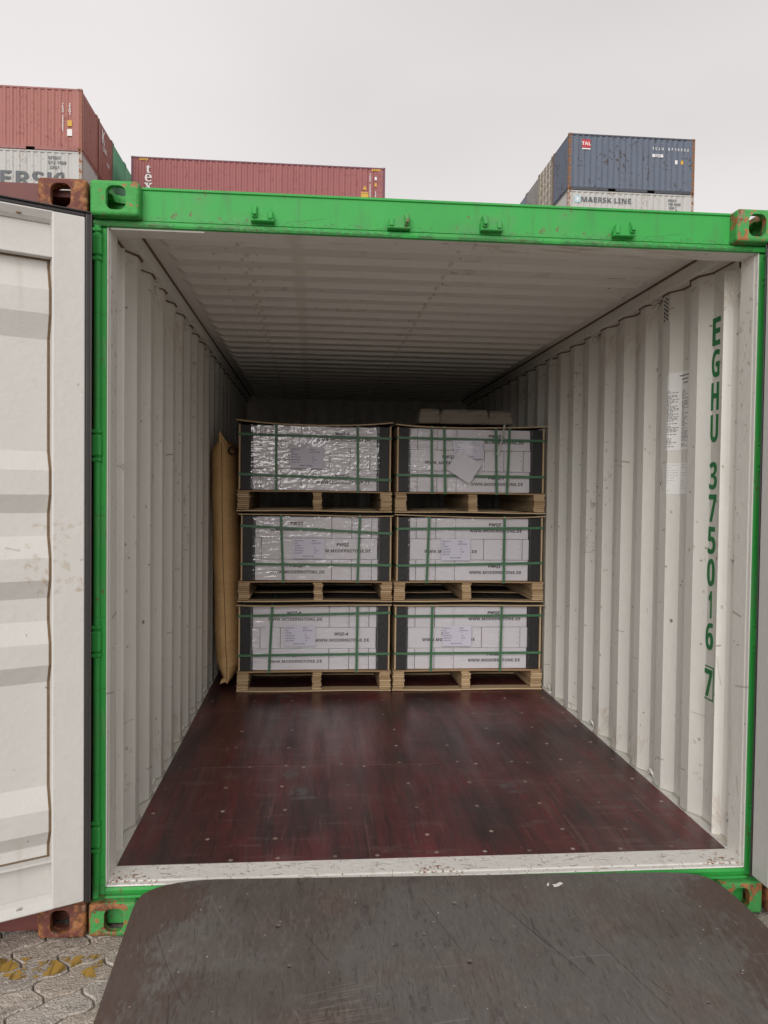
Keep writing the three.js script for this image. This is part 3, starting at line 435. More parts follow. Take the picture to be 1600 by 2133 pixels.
const endTex = canvasTex(256, 280, (u, v) => { const q = fbm(u, v, 5, 5, 3, 611); return [0.655 + 0.05 * q, 0.63 + 0.05 * q, 0.665 + 0.05 * q]; }, (g, w, h) => { g.strokeStyle = css(0.05, 0.05, 0.05); g.lineWidth = 3; for (const y of [0.2, 0.45, 0.75]) { g.beginPath(); g.moveTo(w * 0.85, h * y); g.lineTo(w * 0.93, h * (y + 0.07)); g.stroke(); } g.lineWidth = 2; g.beginPath(); g.moveTo(2, 0); g.lineTo(2, h); g.stroke(); });
endTex.repeat.set(1, 1); M.cartonEnd = std({ map: endTex, roughness: 0.6 });
const filmBump = canvasTex(512, 256, (u, v) => { const w = fbm(u, v, 5, 5, 3, 631) * 0.05; const a = 1 - Math.abs(2 * fbm(u, v + w, 5, 44, 3, 641) - 1), b = 1 - Math.abs(2 * fbm(u + w, v, 34, 30, 3, 651) - 1), k = sstep(0.45, 0.65, fbm(u, v, 4, 5, 3, 661)); return a ** 3 * (1 - 0.6 * k) + b ** 3 * 0.8 * k; }, null, { metres: [1, 1], data: true });
M.film = new THREE.MeshPhysicalMaterial({ color: C(1, 1, 1), transmission: 1, thickness: 0, roughness: 0.05, ior: 1.7, bumpMap: filmBump, bumpScale: 0.0015, side: THREE.DoubleSide });
function frontBox(x0, x1, y0, y1, z0, z1) {                      // print on the +z face only
  const g = bakeN(rbox(x0, x1, y0, y1, z0, z1, 0.0015)), p = g.attributes.position, uv = g.attributes.uv, nn = g.attributes.normal;
  for (let i = 0; i < p.count; i++) { const f = Math.floor(i / 3) * 3; if (nn.getZ(f) > 0.7) uv.setXY(i, (p.getX(i) - x0) / (x1 - x0), (p.getY(i) - y0) / (y1 - y0)); else uv.setXY(i, 0.02, 0.03); }
  return g;
}
function labelTex(no) {
  const t = canvasTex(512, 330, (u, v) => { const q = 0.02 * fbm(u, v, 8, 8, 2, 671); return [0.62 + q, 0.60 + q, 0.70 + q]; }, (g, w, h) => {
    g.fillStyle = css(0.05, 0.045, 0.09); g.font = 'bold 26px sans-serif';
    ['PRODUCT N.', 'SIZE', 'PCS/BOX', 'BOX/PALLET', 'SQM/PALLET', 'PALLET NO.'].forEach((s, i) => { g.font = 'bold 25px sans-serif'; g.fillText(s, 18, 48 + i * 40); g.fillText([no[1], '60*60*2.0cm', '1', '36', '12.96', no[0]][i], 300 + (i > 1 ? 40 : 0), 48 + i * 40); });
    g.font = 'bold 25px sans-serif'; g.fillText('MADE IN CHINA', 150, 298); g.strokeStyle = css(0.3, 0.3, 0.4, 0.6); for (let i = 0; i < 6; i++) { g.beginPath(); g.moveTo(12, 56 + i * 40); g.lineTo(w - 12, 56 + i * 40); g.stroke(); } g.beginPath(); g.moveTo(190, 10); g.lineTo(190, 260); g.stroke();
  });
  t.repeat.set(1, 1); return t;
}
const FZ = -2.65, TH = 0.617;
const PX = (u) => 0.086 + (u - 815) * 0.003279;
// a sheet that follows y = f(x), of thickness t, from z0 to z1
function bowed(x0, x1, f, t, z0, z1, n = 14) { const top = [], bot = []; for (let i = 0; i <= n; i++) { const x = x0 + (x1 - x0) * i / n; top.push([x, f(x) + t]); bot.push([x, f(x)]); } return prism([...bot, ...top.reverse()], z1 - z0, X, Y, Z, V(0, 0, z0)); }
function palletLoad(d) {
  const xa = d.x, W = 1.056, xb = xa + W, y0 = 0.1688 + d.tier * TH, o = thing('pallet_load', d.label, 'pallet', [0, 0, 0], 'strapped pallet loads stacked in the container'), D = 1.05, zb = FZ - D, skew = d.skew || 0;
  o.position.set(xa + W / 2, y0, FZ); o.rotation.y = skew;
  const ox = -(xa + W / 2), A = -W / 2, Bx = W / 2, H = 0.604;        // local x from A to Bx, front at z = 0
  const put = (n, g, m, par = o, k = false) => mesh(n, g, m, par, k);
  const sag = (x) => 0.004 * Math.cos(x * 5 + d.tier * 2 + d.x) ;
  for (const [z0, z1] of [[-0.10, 0], [-0.58, -0.48], [-D, -D + 0.1]]) put('bottom_board', bowed(A, Bx, (x) => 0.0005 + 0.002 * (1 + Math.sin(x * 7 + d.tier)), 0.008, z0, z1), M.ply[1]);
  for (const [i, c] of [[0, A + 0.042], [1, A + 0.545 + (d.mid || 0)], [2, Bx - 0.042]]) {
    const st = sub('stringer', o);
    for (let k = 0; k < 9; k++) { const j = rr(-0.004, 0.004), w = 0.038 + rr(-0.002, 0.003) - (i === 1 ? 0.008 : 0); put('plywood_layer', rbox(Math.max(A + 0.001, c - w + j), Math.min(Bx - 0.001, c + w + j), 0.0135 + k * 0.0133, 0.0135 + (k + 1) * 0.0133 - 0.0013, -D + 0.01, -0.004 + rr(-0.006, 0.005), 0.001), M.ply[Math.floor(rnd() * 3)], st); }
  }
  put('deck_board', bowed(A + 0.002, Bx - 0.002, (x) => 0.1345 + 0.0015 * Math.cos(x * 6), 0.0085, -D, -0.003), M.ply[2]);
  const yl = 0.1455, yt = H - 0.016, cz = -0.034;
  // side boards, black corner boards
  const sb = (s) => (s < 0 ? [A + 0.012 + (d.sideL || 0), A + 0.022 + (d.sideL || 0)] : [Bx - 0.022 - (d.sideR || 0), Bx - 0.012 - (d.sideR || 0)]);
  for (const s of [-1, 1]) { const [p, q] = sb(s); put('side_board', box(p, q, yl, yt, -D + 0.02, -0.008), M.ply[1]); put('corner_board', rbox(s < 0 ? q + 0.001 : p - 0.082, s < 0 ? q + 0.082 : p - 0.001, yl, yt - 0.002, -0.075, -0.019, 0.002), M.blackBoard); }
  // cartons: three rows, a long one and three ends in each
  const L0 = sb(-1)[1] + 0.084, R0 = sb(1)[0] - 0.084, rh = (yt - 0.006 - yl) / 3, mat = cartonMat(d.head);
  for (let r = 0; r < 3; r++) {
    const left = d.rows[2 - r] === 'L', ya = yl + 0.001 + r * rh, wl = 0.52, we = 0.1375, kz = () => cz + rr(-0.003, 0.003); let x = left ? L0 : R0;
    const place = (w, m) => { const a = left ? x : x - w, b = left ? x + w : x; x = left ? b : a; put('carton', frontBox(a + 0.0012, b - 0.0012, ya, ya + rh - 0.0022, -0.55, kz()), m, o, true); };
    place(wl, mat); place(we, M.cartonEnd); place(we, M.cartonEnd); place(Math.min(we, left ? R0 + 0.075 - x : x - L0 + 0.075), M.cartonEnd);
  }
  put('back_cartons', box(L0 - 0.06, R0 + 0.06, yl, yt - 0.01, -D + 0.03, -0.56), M.cartonEnd);
  put('top_board', bowed(A - (d.over || 0), Bx + (d.overR || 0), (x) => { const t = (x - A) / W; return H - 0.0145 + d.bow * (Math.abs(2 * t - 1) ** 3) + sag(x); }, 0.0065, -0.012, 0.012), M.ply[1]); put('lid_sheet', bowed(A - (d.over || 0), Bx + (d.overR || 0), (x) => { const t = (x - A) / W; return H - 0.0143 + d.bow * (Math.abs(2 * t - 1) ** 3) + sag(x); }, 0.0060, -D, -0.0122), M.plyGrey);
  // stretch film over the front and round the sides
  const fg = [];
  { const xa2 = sb(-1)[1] + 0.07, xb2 = sb(1)[0] - 0.07, w = xb2 - xa2, h = yt - yl - 0.004, g = new THREE.PlaneGeometry(w, h, 84, 64), p = g.attributes.position, s0 = 7 * d.tier + Math.round(d.x * 10) + 40;
    for (let i = 0; i < p.count; i++) { const u = p.getX(i) / w + 0.5, v = p.getY(i) / h + 0.5, wv = fbm(u, v, 3, 3, 2, s0) * 0.25, rg = 1 - Math.abs(2 * fbm(u, v + wv, 3, 14, 2, s0 + 3) - 1), cr = 1 - Math.abs(2 * fbm(u + wv, v, 18, 12, 2, s0 + 5) - 1), k = sstep(0.45, 0.6, fbm(u, v, 3, 3, 2, s0 + 9) + (v > 0.66 ? 0.08 : 0)); p.setZ(i, (d.tier === 2 ? 0.68 : 0.45) * (0.0017 * rg ** 4 * (1 - k) + 0.0029 * cr ** 4 * k) - 0.002); }
    g.computeVertexNormals(); g.translate((xa2 + xb2) / 2, (yl + yt) / 2, -0.0135); fg.push(uvm(g, d.x * 0.7 + d.tier * 0.37, d.tier * 0.21)); }
  const film = put('stretch_film', fg, M.film, o, true); film.castShadow = false;
  // label sheet behind the film's face
  if (d.lab) { const [u0, u1, ya, yb] = d.lab, lg = new THREE.PlaneGeometry(PX(u1) - PX(u0), yb - ya).translate((PX(u0) + PX(u1)) / 2 + ox, (ya + yb) / 2 - y0, -0.0095); put('label_sheet', lg, std({ map: labelTex(d.no), roughness: 0.45, side: THREE.DoubleSide }), o, true); }
  // straps
  const sw = 0.0085, zf = -0.0035;
  for (const [u0, u1] of d.v) { const xt = PX(u0) + ox, xm = PX(u1) + ox; put('strap', [prism([[xm - sw, 0.132], [xm + sw, 0.132], [xt + sw, H - 0.006], [xt - sw, H - 0.006]], 0.0012, X, Y, Z, V(0, 0, zf + 0.008)), box(xt - sw, xt + sw, H - 0.006, H - 0.0045, -D * 0.9, zf + 0.0092)], M.strap); }
  for (const [ya, yb] of d.h) { const a = ya - y0, b = yb - y0, x0 = sb(-1)[0] - 0.003, x1 = sb(1)[1] + 0.003; put('strap', [prism([[x0, a - sw], [x1, b - sw], [x1, b + sw], [x0, a + sw]], 0.0012, X, Y, Z, V(0, 0, zf)), box(x0 - 0.0012, x0, a - sw, a + sw, -D + 0.02, zf), box(x1, x1 + 0.0012, b - sw, b + sw, -D + 0.02, zf)], M.strap); }
  return o;
}
const LX = -0.973, RX = 0.094;
palletLoad({ x: LX, tier: 0, head: 'WQZ-4', rows: 'LRL', lab: [590, 655, 0.48, 0.625], no: ['13', 'WQZ-4'], v: [[565, 559], [742, 741]], h: [[0.69, 0.712], [0.42, 0.428]], bow: 0.006, label: 'bottom pallet load beside the kraft air bag, white cartons in film' });
palletLoad({ x: LX + 0.004, tier: 1, head: 'PWQZ', rows: 'LRL', lab: [607, 672, 1.083, 1.222], no: ['19', 'PWQZ'], v: [[581, 587], [745, 741]], h: [[1.305, 1.258], [1.045, 1.04]], bow: 0.005, sideL: 0.008, label: 'middle pallet load beside the kraft air bag, white cartons in film' });
palletLoad({ x: LX - 0.006, tier: 2, head: 'WQZ-4', rows: 'RLR', lab: [598, 668, 1.70, 1.845], no: ['12', 'WQZ-4'], v: [[570, 571], [738, 740]], h: [[1.925, 1.91], [1.655, 1.625]], bow: 0.020, over: 0.006, label: 'top pallet load above the air bag, its plywood lid bowed down' });
palletLoad({ x: RX, tier: 0, head: 'PWQZ', rows: 'RLR', lab: [923, 985, 0.478, 0.62], no: ['8', 'PWQZ'], v: [[900, 898], [1049, 1047]], h: [[0.688, 0.692], [0.428, 0.43]], bow: 0.005, mid: -0.03, overR: 0.012, label: 'bottom pallet load next to the wall with green lettering, lid torn' });
palletLoad({ x: RX, tier: 1, head: 'PWQZ', rows: 'RLR', lab: [918, 980, 1.075, 1.225], no: ['6', 'PWQZ'], v: [[891, 887], [1052, 1052]], h: [[1.292, 1.305], [1.038, 1.06]], bow: 0.008, mid: -0.035, sideL: 0.006, label: 'middle pallet load next to the wall with green lettering, green straps' });
const topRight = palletLoad({ x: RX + 0.002, tier: 2, head: 'PWQZ-1', rows: 'RLR', lab: null, v: [[893, 896], [920, 924], [1030, 1034], [1060, 1056]], h: [[1.918, 1.912], [1.663, 1.66]], bow: 0.012, overR: 0.006, label: 'top pallet load with loose paper sheet and doubled green straps' });
{ // torn label, loose sheet and twisted film on that load
  const par = topRight, ox = -par.position.x, oy = -par.position.y, at = (x, y) => [x + ox, y + oy];
  const bend = (w, h, amp, rz, cx, cy, z, nx = 8, ny = 8) => { const g = new THREE.PlaneGeometry(w, h, nx, ny), p = g.attributes.position; for (let i = 0; i < p.count; i++) p.setZ(i, amp * Math.sin(p.getX(i) * 21 + 0.7) + amp * 0.8 * Math.cos(p.getY(i) * 25) + (rnd() - 0.5) * 0.001); g.computeVertexNormals(); g.rotateZ(rz); const [a, b] = at(cx, cy); g.translate(a, b, z); return g; };
  mesh('torn_label', bend(0.205, 0.125, 0.004, 0.03, PX(972), 1.842, 0.009), std({ map: labelTex(['4', 'PWQZ-1']), roughness: 0.35, side: THREE.DoubleSide }), par, true);
  mesh('film_pocket', bend(0.235, 0.15, 0.010, 0.05, PX(970), 1.838, 0.026, 22, 16), M.film, par, true);
  mesh('loose_sheet', bend(0.185, 0.155, 0.006, -0.56, PX(962), 1.722, 0.028), std({ color: C(0.66, 0.64, 0.68), roughness: 0.75, side: THREE.DoubleSide }), par, true);
  const tw = []; for (let k = 0; k < 3; k++) tw.push(tube([[...at(PX(1046) + 0.004 * k, 2.018), 0.018], [...at(PX(1046 - 2 * k), 1.95), 0.024 + 0.004 * k], [...at(PX(1038 + k), 1.88), 0.022], [...at(PX(1032 + 2 * k), 1.81), 0.020 + 0.003 * k]], 0.0042, 20, 5));
  mesh('film_twist', tw, new THREE.MeshPhysicalMaterial({ color: C(0.8, 0.8, 0.78), roughness: 0.25, transmission: 0.5, thickness: 0 }), par);
}
// ---------------------------------------------------------------- kraft air bag standing between wall and pallets
M.kraft = std({ roughness: 0.72, map: canvasTex(512, 512, (u, v) => { const a = fbm(u, v, 5, 5, 4, 701), b = fbm(u, v, 90, 40, 3, 711); return mixc([0.50, 0.305, 0.13], [0.64, 0.42, 0.195], sat(a * 0.7 + b * 0.4 - 0.05)); }, null, { metres: [0.6, 0.6] }), bumpMap: canvasTex(512, 512, (u, v) => { const a = 1 - Math.abs(2 * fbm(u, v, 3, 14, 4, 721) - 1); return a ** 4; }, null, { metres: [0.5, 0.5], data: true }), bumpScale: 0.003 });
{
  const o = thing('dunnage_bag', 'tall inflated brown kraft air bag squeezed between left wall and pallets', 'air bag', [-1.070, 0.212, -3.16]);
  const pos = [], uv = [], idx = [], NU = 72, NV = 110, Ht = 1.685, at = (t, v) => {
    const yy = v * Ht, e0 = sat(v / 0.085), e1 = sat((1 - v) / 0.05), a = 0.095 * Math.min(Math.sqrt(1 - (1 - e0) ** 2) * 0.55 + e0 * 0.45, Math.sqrt(1 - (1 - e1) ** 2) * 0.6 + e1 * 0.4) + 0.003, c = Math.cos(t), s = Math.sin(t);
    const sx = Math.sign(c) * Math.abs(c) ** 0.9, sz = Math.sign(s) * Math.abs(s) ** 0.55;
    const cr = 0.004 * Math.sin(v * 46 + 3 * c) * Math.exp(-((v - 0.5) ** 2) * 0) * (0.25 + Math.abs(v - 0.5)) + 0.003 * Math.sin(v * 23 + 2 + s), lean = 0.012 * Math.cos(v * 3.0) - 0.018 * (v - 0.5);
    const dz = 0.47 - 0.02 * (1 - Math.min(e0, e1)), mid = 0.006 * Math.exp(-((Math.abs(c)) ** 2) * 60) * (s > 0 ? 1 : 0);
    return [sx * (a + cr * 0.6) + lean + (v < 0.12 ? 0.006 : 0), yy + (e0 < 1 ? -0.0 : 0), sz * (dz + cr) - mid];
  };
  for (let j = 0; j <= NV; j++) for (let i = 0; i <= NU; i++) { const p = at(i / NU * Math.PI * 2, j / NV); pos.push(...p); uv.push(p[0] + p[2] * 0.6, p[1]); if (i < NU && j < NV) { const q = j * (NU + 1) + i; idx.push(q, q + NU + 1, q + 1, q + 1, q + NU + 1, q + NU + 2); } }
  const g = new THREE.BufferGeometry(); g.setAttribute('position', new THREE.Float32BufferAttribute(pos, 3)); g.setAttribute('uv', new THREE.Float32BufferAttribute(uv, 2)); g.setIndex(idx); g.computeVertexNormals();
  mesh('bag_body', g, M.kraft, o, true);
  const sp = []; for (let v = 0.02; v < 0.985; v += 0.03) { const p = at(Math.PI / 2, v); sp.push([p[0] + 0.003 * Math.sin(v * 9), p[1], p[2] + 0.0005]); }
  mesh('seam', tube(sp, 0.0022, 60, 5), std({ color: C(0.12, 0.06, 0.022), roughness: 0.8 }), o);
  mesh('end_flap', prism([[-0.035, -0.035], [0.028, -0.035], [0.0, 0.015], [-0.03, 0.06]], 0.004, X, Y, Z, V(-0.008, Ht - 0.005, 0.43)), M.kraft, o); mesh('end_flap', prism([[-0.02, 0.0], [0.03, 0.03], [0.012, -0.015], [-0.03, -0.03]], 0.9, X, Y, Z, V(0.01, 0.032, -0.45)), M.kraft, o);
  mesh('valve_loop', new THREE.TorusGeometry(0.026, 0.006, 8, 20).rotateY(0.5).translate(0.055, Ht - 0.085, 0.46), M.dark, o);
}
{ // deflated kraft bags folded on the top load
  const kd = std({ color: C(0.22, 0.19, 0.155), roughness: 0.85, bumpMap: M.kraft.bumpMap, bumpScale: 0.008 });
  [[0.332, 0.146, 0.100, 'leftmost'], [0.580, 0.345, 0.106, 'widest, middle'], [0.838, 0.168, 0.102, 'rightmost']].forEach(([cx, w, h, which]) => {
    const o = thing('folded_bag', `${which} of the three folded brown kraft bags on the top pallet load`, 'air bag', [cx, 2.0215, -2.905], 'folded bags on the top pallet load');
    const g = new RoundedBoxGeometry(w, h, 0.44, 10, 0.022), p = g.attributes.position; for (let i = 0; i < p.count; i++) { const x = p.getX(i), y = p.getY(i), z = p.getZ(i), k = vnoise(x * 14 + 20 + cx * 9, z * 12 + y * 16 + 30, 999, 999, 5) - 0.5; p.setXYZ(i, x * (1 - 0.14 * (y / h)) + k * 0.012, y + h / 2 + (y > 0 ? k * 0.018 : 0), z + k * 0.02); } g.computeVertexNormals();
    mesh('bag_body', g, kd, o);
  });
}

// ---------------------------------------------------------------- other containers
const wearTex = [[811, 0.45], [841, 1.0]].map(([s, k]) => canvasTex(768, 384, (u, v) => {
  const a = fbm(u, v, 5, 3, 4, s), st = fbm(u, v, 90, 3, 4, s + 5), sp = fbm(u, v, 50, 26, 3, s + 9), b = fbm(u, v, 9, 7, 4, s + 13);
  let c = [0.90 + 0.14 * a, 0.90 + 0.14 * a, 0.90 + 0.14 * a]; c = mixc(c, [0.72, 0.66, 0.6], 0.5 * k * sstep(0.52, 0.75, st)); c = mixc(c, [1, 1, 1], 0.9 * k * sstep(0.57, 0.63, st * 0.6 + b * 0.4)); return mixc(c, [0.42, 0.23, 0.13], 0.9 * k * sstep(0.585, 0.66, sp * 0.45 + b * 0.35 + st * 0.2));
}, null, { metres: [4.1, 2.9] }));
const paintMat = (r, g, b, worn = 0) => std({ color: C(r, g, b), map: wearTex[worn], roughness: 0.6 });
const rustPost = (r, g, b, lo = 0.46, hi = 0.6, s = 877) => std({ map: castTex([r, g, b], lo, hi, s), roughness: 0.75 });
// local frame: length along +x, front long side at z = 0, base at y = 0
function makeContainer(name, label, len, H, mats, opt = {}, group) {
  const o = thing(name, label, 'container', [0, 0, 0], group), W = 2.438, { side, frame, post = frame, cast = post } = mats;
  for (const sx of [0, 1]) for (const sz of [0, 1]) {
    for (const sy of [0, 1]) mesh('corner_casting', mirror(castLong, sx ? -1 : 1, sy ? 1 : -1, sz ? -1 : 1).translate(sx * len, sy ? H : 0, sz ? -W : 0), cast, o);
    mesh('corner_post', box(sx ? len - 0.13 : 0.006, sx ? len - 0.006 : 0.13, 0.118, H - 0.118, sz ? -W + 0.006 : -0.12, sz ? -W + 0.12 : -0.006), post, o);
  }
  const cor = (n0, n1, pitch, dep) => { const pr = [[n0, 0]]; for (let a = n0 + 0.05; a < n1 - pitch; a += pitch) pr.push([a, 0], [a + pitch * 0.24, -dep], [a + pitch * 0.5, -dep], [a + pitch * 0.74, 0]); pr.push([n1, 0]); return pr; };
  for (const sz of [0, 1]) {
    mesh('side_panel', sheet(cor(0.13, len - 0.13, 0.278, 0.036), -0.002, H - 0.232, X, sz ? NZ : Z, Y, V(0, 0.15, sz ? -W + 0.012 : -0.012)), side, o);
    mesh('top_rail', box(0.178, len - 0.178, H - 0.085, H - 0.02, sz ? -W + 0.004 : -0.066, sz ? -W + 0.066 : -0.004), frame, o);
    const cuts = opt.pockets ? [0.178, len / 2 - 1.12, len / 2 - 0.76, len / 2 + 0.76, len / 2 + 1.12, len - 0.178] : [0.178, len - 0.178], segs = [];
    for (let i = 0; i < cuts.length; i += 2) segs.push(box(cuts[i], cuts[i + 1], 0.012, 0.153, sz ? -W + 0.005 : -0.055, sz ? -W + 0.055 : -0.005));
    if (opt.pockets) for (const i of [1, 3]) segs.push(box(cuts[i], cuts[i + 1], 0.125, 0.153, sz ? -W + 0.005 : -0.055, sz ? -W + 0.055 : -0.005));
    mesh('bottom_rail', segs, frame, o);
  }
  for (const sx of [0, 1]) {
    const xo = sx ? len : 0, q = (a, b) => (sx ? [len - b, len - a] : [a, b]);
    mesh('end_header', box(...q(0.05, 0.16), H - 0.135, H - 0.006, -W + 0.162, -0.162), frame, o); mesh('end_sill', box(...q(0.05, 0.16), 0.006, 0.15, -W + 0.162, -0.162), frame, o);
    if (opt.doorEnd === sx) {
      for (const k of [0, 1]) {
        const za = k ? -0.125 : -W / 2 - 0.006, zc = k ? -W / 2 + 0.006 : -W + 0.125, z1 = Math.max(za, zc), z0 = Math.min(za, zc), d = sub('door', o);
        mesh('door_panel', sheet([...Array.from({ length: 22 }, (_, i) => [0.15 + Math.floor(i / 2) * (H - 0.29) / 11 + (i & 1) * 0.13, (Math.floor((i + 1) / 2) & 1) * 0.03]), [H - 0.137, 0.03]], 0.003, z1 - z0, Y, sx ? X : NX, Z, V(sx ? len - 0.06 : 0.06, 0, z0)), side, d);
        for (const f of [0.22, 0.75]) { const zz = z0 + (z1 - z0) * f; mesh('locking_bar', [new THREE.CylinderGeometry(0.018, 0.018, H - 0.16, 8).translate(sx ? len - 0.012 : 0.012, H / 2, zz), ...[0.25, 0.75, 1.25, 1.75, 2.3].map((y) => box(...q(0.0, 0.06), y - 0.045, y + 0.045, zz - 0.06, zz + 0.06))], mats.bar || frame, d); }
      }
    } else mesh('end_panel', sheet(cor(-W + 0.12, -0.12, 0.25, 0.045), -0.002, H - 0.27, Z, sx ? X : NX, Y, V(sx ? len - 0.015 : 0.015, 0.14, 0)), side, o);
  }
  mesh('roof_panel', box(0.06, len - 0.06, H - 0.045, H - 0.022, -W + 0.06, -0.06), frame, o);
  mesh('base', box(0.06, len - 0.06, 0.125, 0.15, -W + 0.055, -0.055), M.dark, o);
  return o;
}
// neighbours standing side by side with the green one, door end to the camera
const redN = { side: paintMat(0.20, 0.062, 0.052), frame: paintMat(0.17, 0.052, 0.045), post: M.castRed };
const nl = makeContainer('neighbour_container', 'rusty red container standing close behind the open left door', 6.058, 2.591, redN, { doorEnd: 0 }); nl.rotation.y = Math.PI / 2; nl.position.set(-1.2275, 0, 0);
const nr = makeContainer('neighbour_container', 'brown container just showing past the open right door', 6.058, 2.591, { side: paintMat(0.15, 0.07, 0.05), frame: paintMat(0.12, 0.055, 0.042), post: M.castRed }, { doorEnd: 0 }); nr.rotation.y = Math.PI / 2; nr.position.set(1.236 + 2.438, 0, 0);

const pal = {
  rose: { side: paintMat(0.37, 0.144, 0.121), frame: paintMat(0.33, 0.13, 0.12), post: rustPost(0.30, 0.115, 0.085, 0.5, 0.62) },
  grey: { side: paintMat(0.50, 0.50, 0.48), frame: paintMat(0.44, 0.44, 0.42), post: rustPost(0.42, 0.40, 0.36, 0.42, 0.62, 881) },
  red: { side: paintMat(0.33, 0.12, 0.10), frame: paintMat(0.25, 0.08, 0.07) },
  green: { side: paintMat(0.13, 0.40, 0.22), frame: paintMat(0.09, 0.30, 0.15) },
  maroon: { side: paintMat(0.315, 0.108, 0.106), frame: paintMat(0.16, 0.055, 0.075) },
  blue: { side: paintMat(0.115, 0.142, 0.19, 1), frame: paintMat(0.06, 0.068, 0.085), post: rustPost(0.12, 0.10, 0.09, 0.40, 0.56, 891) },
  dirty: { side: paintMat(0.36, 0.33, 0.27, 1), frame: paintMat(0.30, 0.27, 0.22, 1), bar: std({ color: C(0.55, 0.50, 0.42), roughness: 0.6 }) },
  ash: { side: paintMat(0.26, 0.25, 0.24, 1), frame: paintMat(0.22, 0.21, 0.2) },
  slate: { side: paintMat(0.16, 0.19, 0.25), frame: paintMat(0.14, 0.16, 0.2) },
};
const lay = (o, x, y, z, par = o) => o.position.set(x, y, z);
const dec = (par, g, m, x, y, z = 0.004, name = 'lettering') => mesh(name, bakeN(g).translate(x, y, z), m, par);
const vtext = (par, str, size, x, y, m, step = 1.15) => { const g = [...str].map((ch, i) => (ch === ' ' ? null : text(ch, size).translate(0, -i * size * step, 0))).filter(Boolean); dec(par, merge(g), m, x, y); };
const T = 2.591, L20 = 6.058, L40 = 12.192;
const plain = {};
function fill(pname, len, x, z, tiers, label, group, h = T) {     // the tiers below, which carry the ones in view
  for (let t = 0; t < tiers; t++) {
    const key = pname + len; let o;
    if (!plain[key]) { o = plain[key] = makeContainer('stacked_container', label, len, h, pal[pname], {}, group); } else { o = plain[key].clone(); o.name = numbered('stacked_container'); o.userData = { label, category: 'container', group }; scene.add(o); }
    o.position.set(x, t * h, z);
  }
}
// left stack: long sides face the camera, right ends in line
{
  const xr = -10.27, gl = 'container stack on the left behind the red neighbour', zs = [-31.75, -34.35, -36.9, -39.4];
  const a = makeContainer('stacked_container', 'faded rose red container on top of the grey one, far left', L20, T, pal.rose, { pockets: true }, gl); lay(a, xr - L20, 6 * T, zs[0]);
  vtext(a, 'TRHU 2404081', 0.085, L20 - 0.78, T - 0.68, M.whitePrint); vtext(a, '22G1', 0.11, L20 - 0.5, T - 0.68, M.whitePrint); dec(a, box(-0.09, 0.09, -0.12, 0.12, 0, 0.003), M.yellow, L20 - 0.5, T - 1.45, 0.004, 'placard'); dec(a, box(-0.1, 0.1, -0.14, 0.14, 0, 0.003), M.whitePrint, L20 - 0.5, T - 1.83, 0.004, 'placard');
  const b = makeContainer('stacked_container', 'pale grey container with large dark letters under the rose red one', L20, T, pal.grey, { pockets: true }, gl); lay(b, xr - L20, 5 * T, zs[0]);
  dec(b, text('MAERSK', 0.62, 0.003, fontSans, 1.28), M.greyPrint, 3.15, T - 1.22); ['MSKU', '012 1658', '22G1'].forEach((s, i) => dec(b, text(s, 0.13), M.greyPrint, L20 - 1.0 - (i === 1 ? 0 : 0.12), T - 0.30 - i * 0.20)); dec(b, box(-0.06, 0.06, -0.1, 0.1, 0, 0.003), M.greyPrint, L20 - 0.80, T - 1.0, 0.004, 'placard');
  const c = makeContainer('stacked_container', 'red container end with white mark, second in the left row', L20, T, pal.red, {}, gl); lay(c, xr - L20, 6 * T, zs[1]);
  mesh('lettering', [orient(text('K', 0.62), NZ, Y, X, V(L20 + 0.001, T - 0.55, -0.75)), orient(text('LINE', 0.24), NZ, Y, X, V(L20 + 0.001, T - 1.05, -1.0)), orient(text('22G1', 0.16), NZ, Y, X, V(L20 + 0.001, T - 1.5, -1.6))], M.whitePrint, c);
  const d = makeContainer('stacked_container', 'green container end, third in the left row', L20, T, pal.green, {}, gl); lay(d, xr - L20, 6 * T, zs[2]);
  const e = d.clone(); e.name = numbered('stacked_container'); e.userData = { label: 'green container end, last in the left row before the maroon one', category: 'container', group: gl }; scene.add(e); lay(e, xr - L20, 6 * T, zs[3]);
  const low = 'lower tier of the left stack, hidden behind the neighbour container';
  fill('rose', L20, xr - L20, zs[0], 5, low, 'hidden lower tiers of the left stack'); fill('red', L20, xr - L20, zs[1], 6, low, 'hidden lower tiers of the left stack'); fill('green', L20, xr - L20, zs[2], 6, low, 'hidden lower tiers of the left stack'); fill('green', L20, xr - L20, zs[3], 6, low, 'hidden lower tiers of the left stack');
}
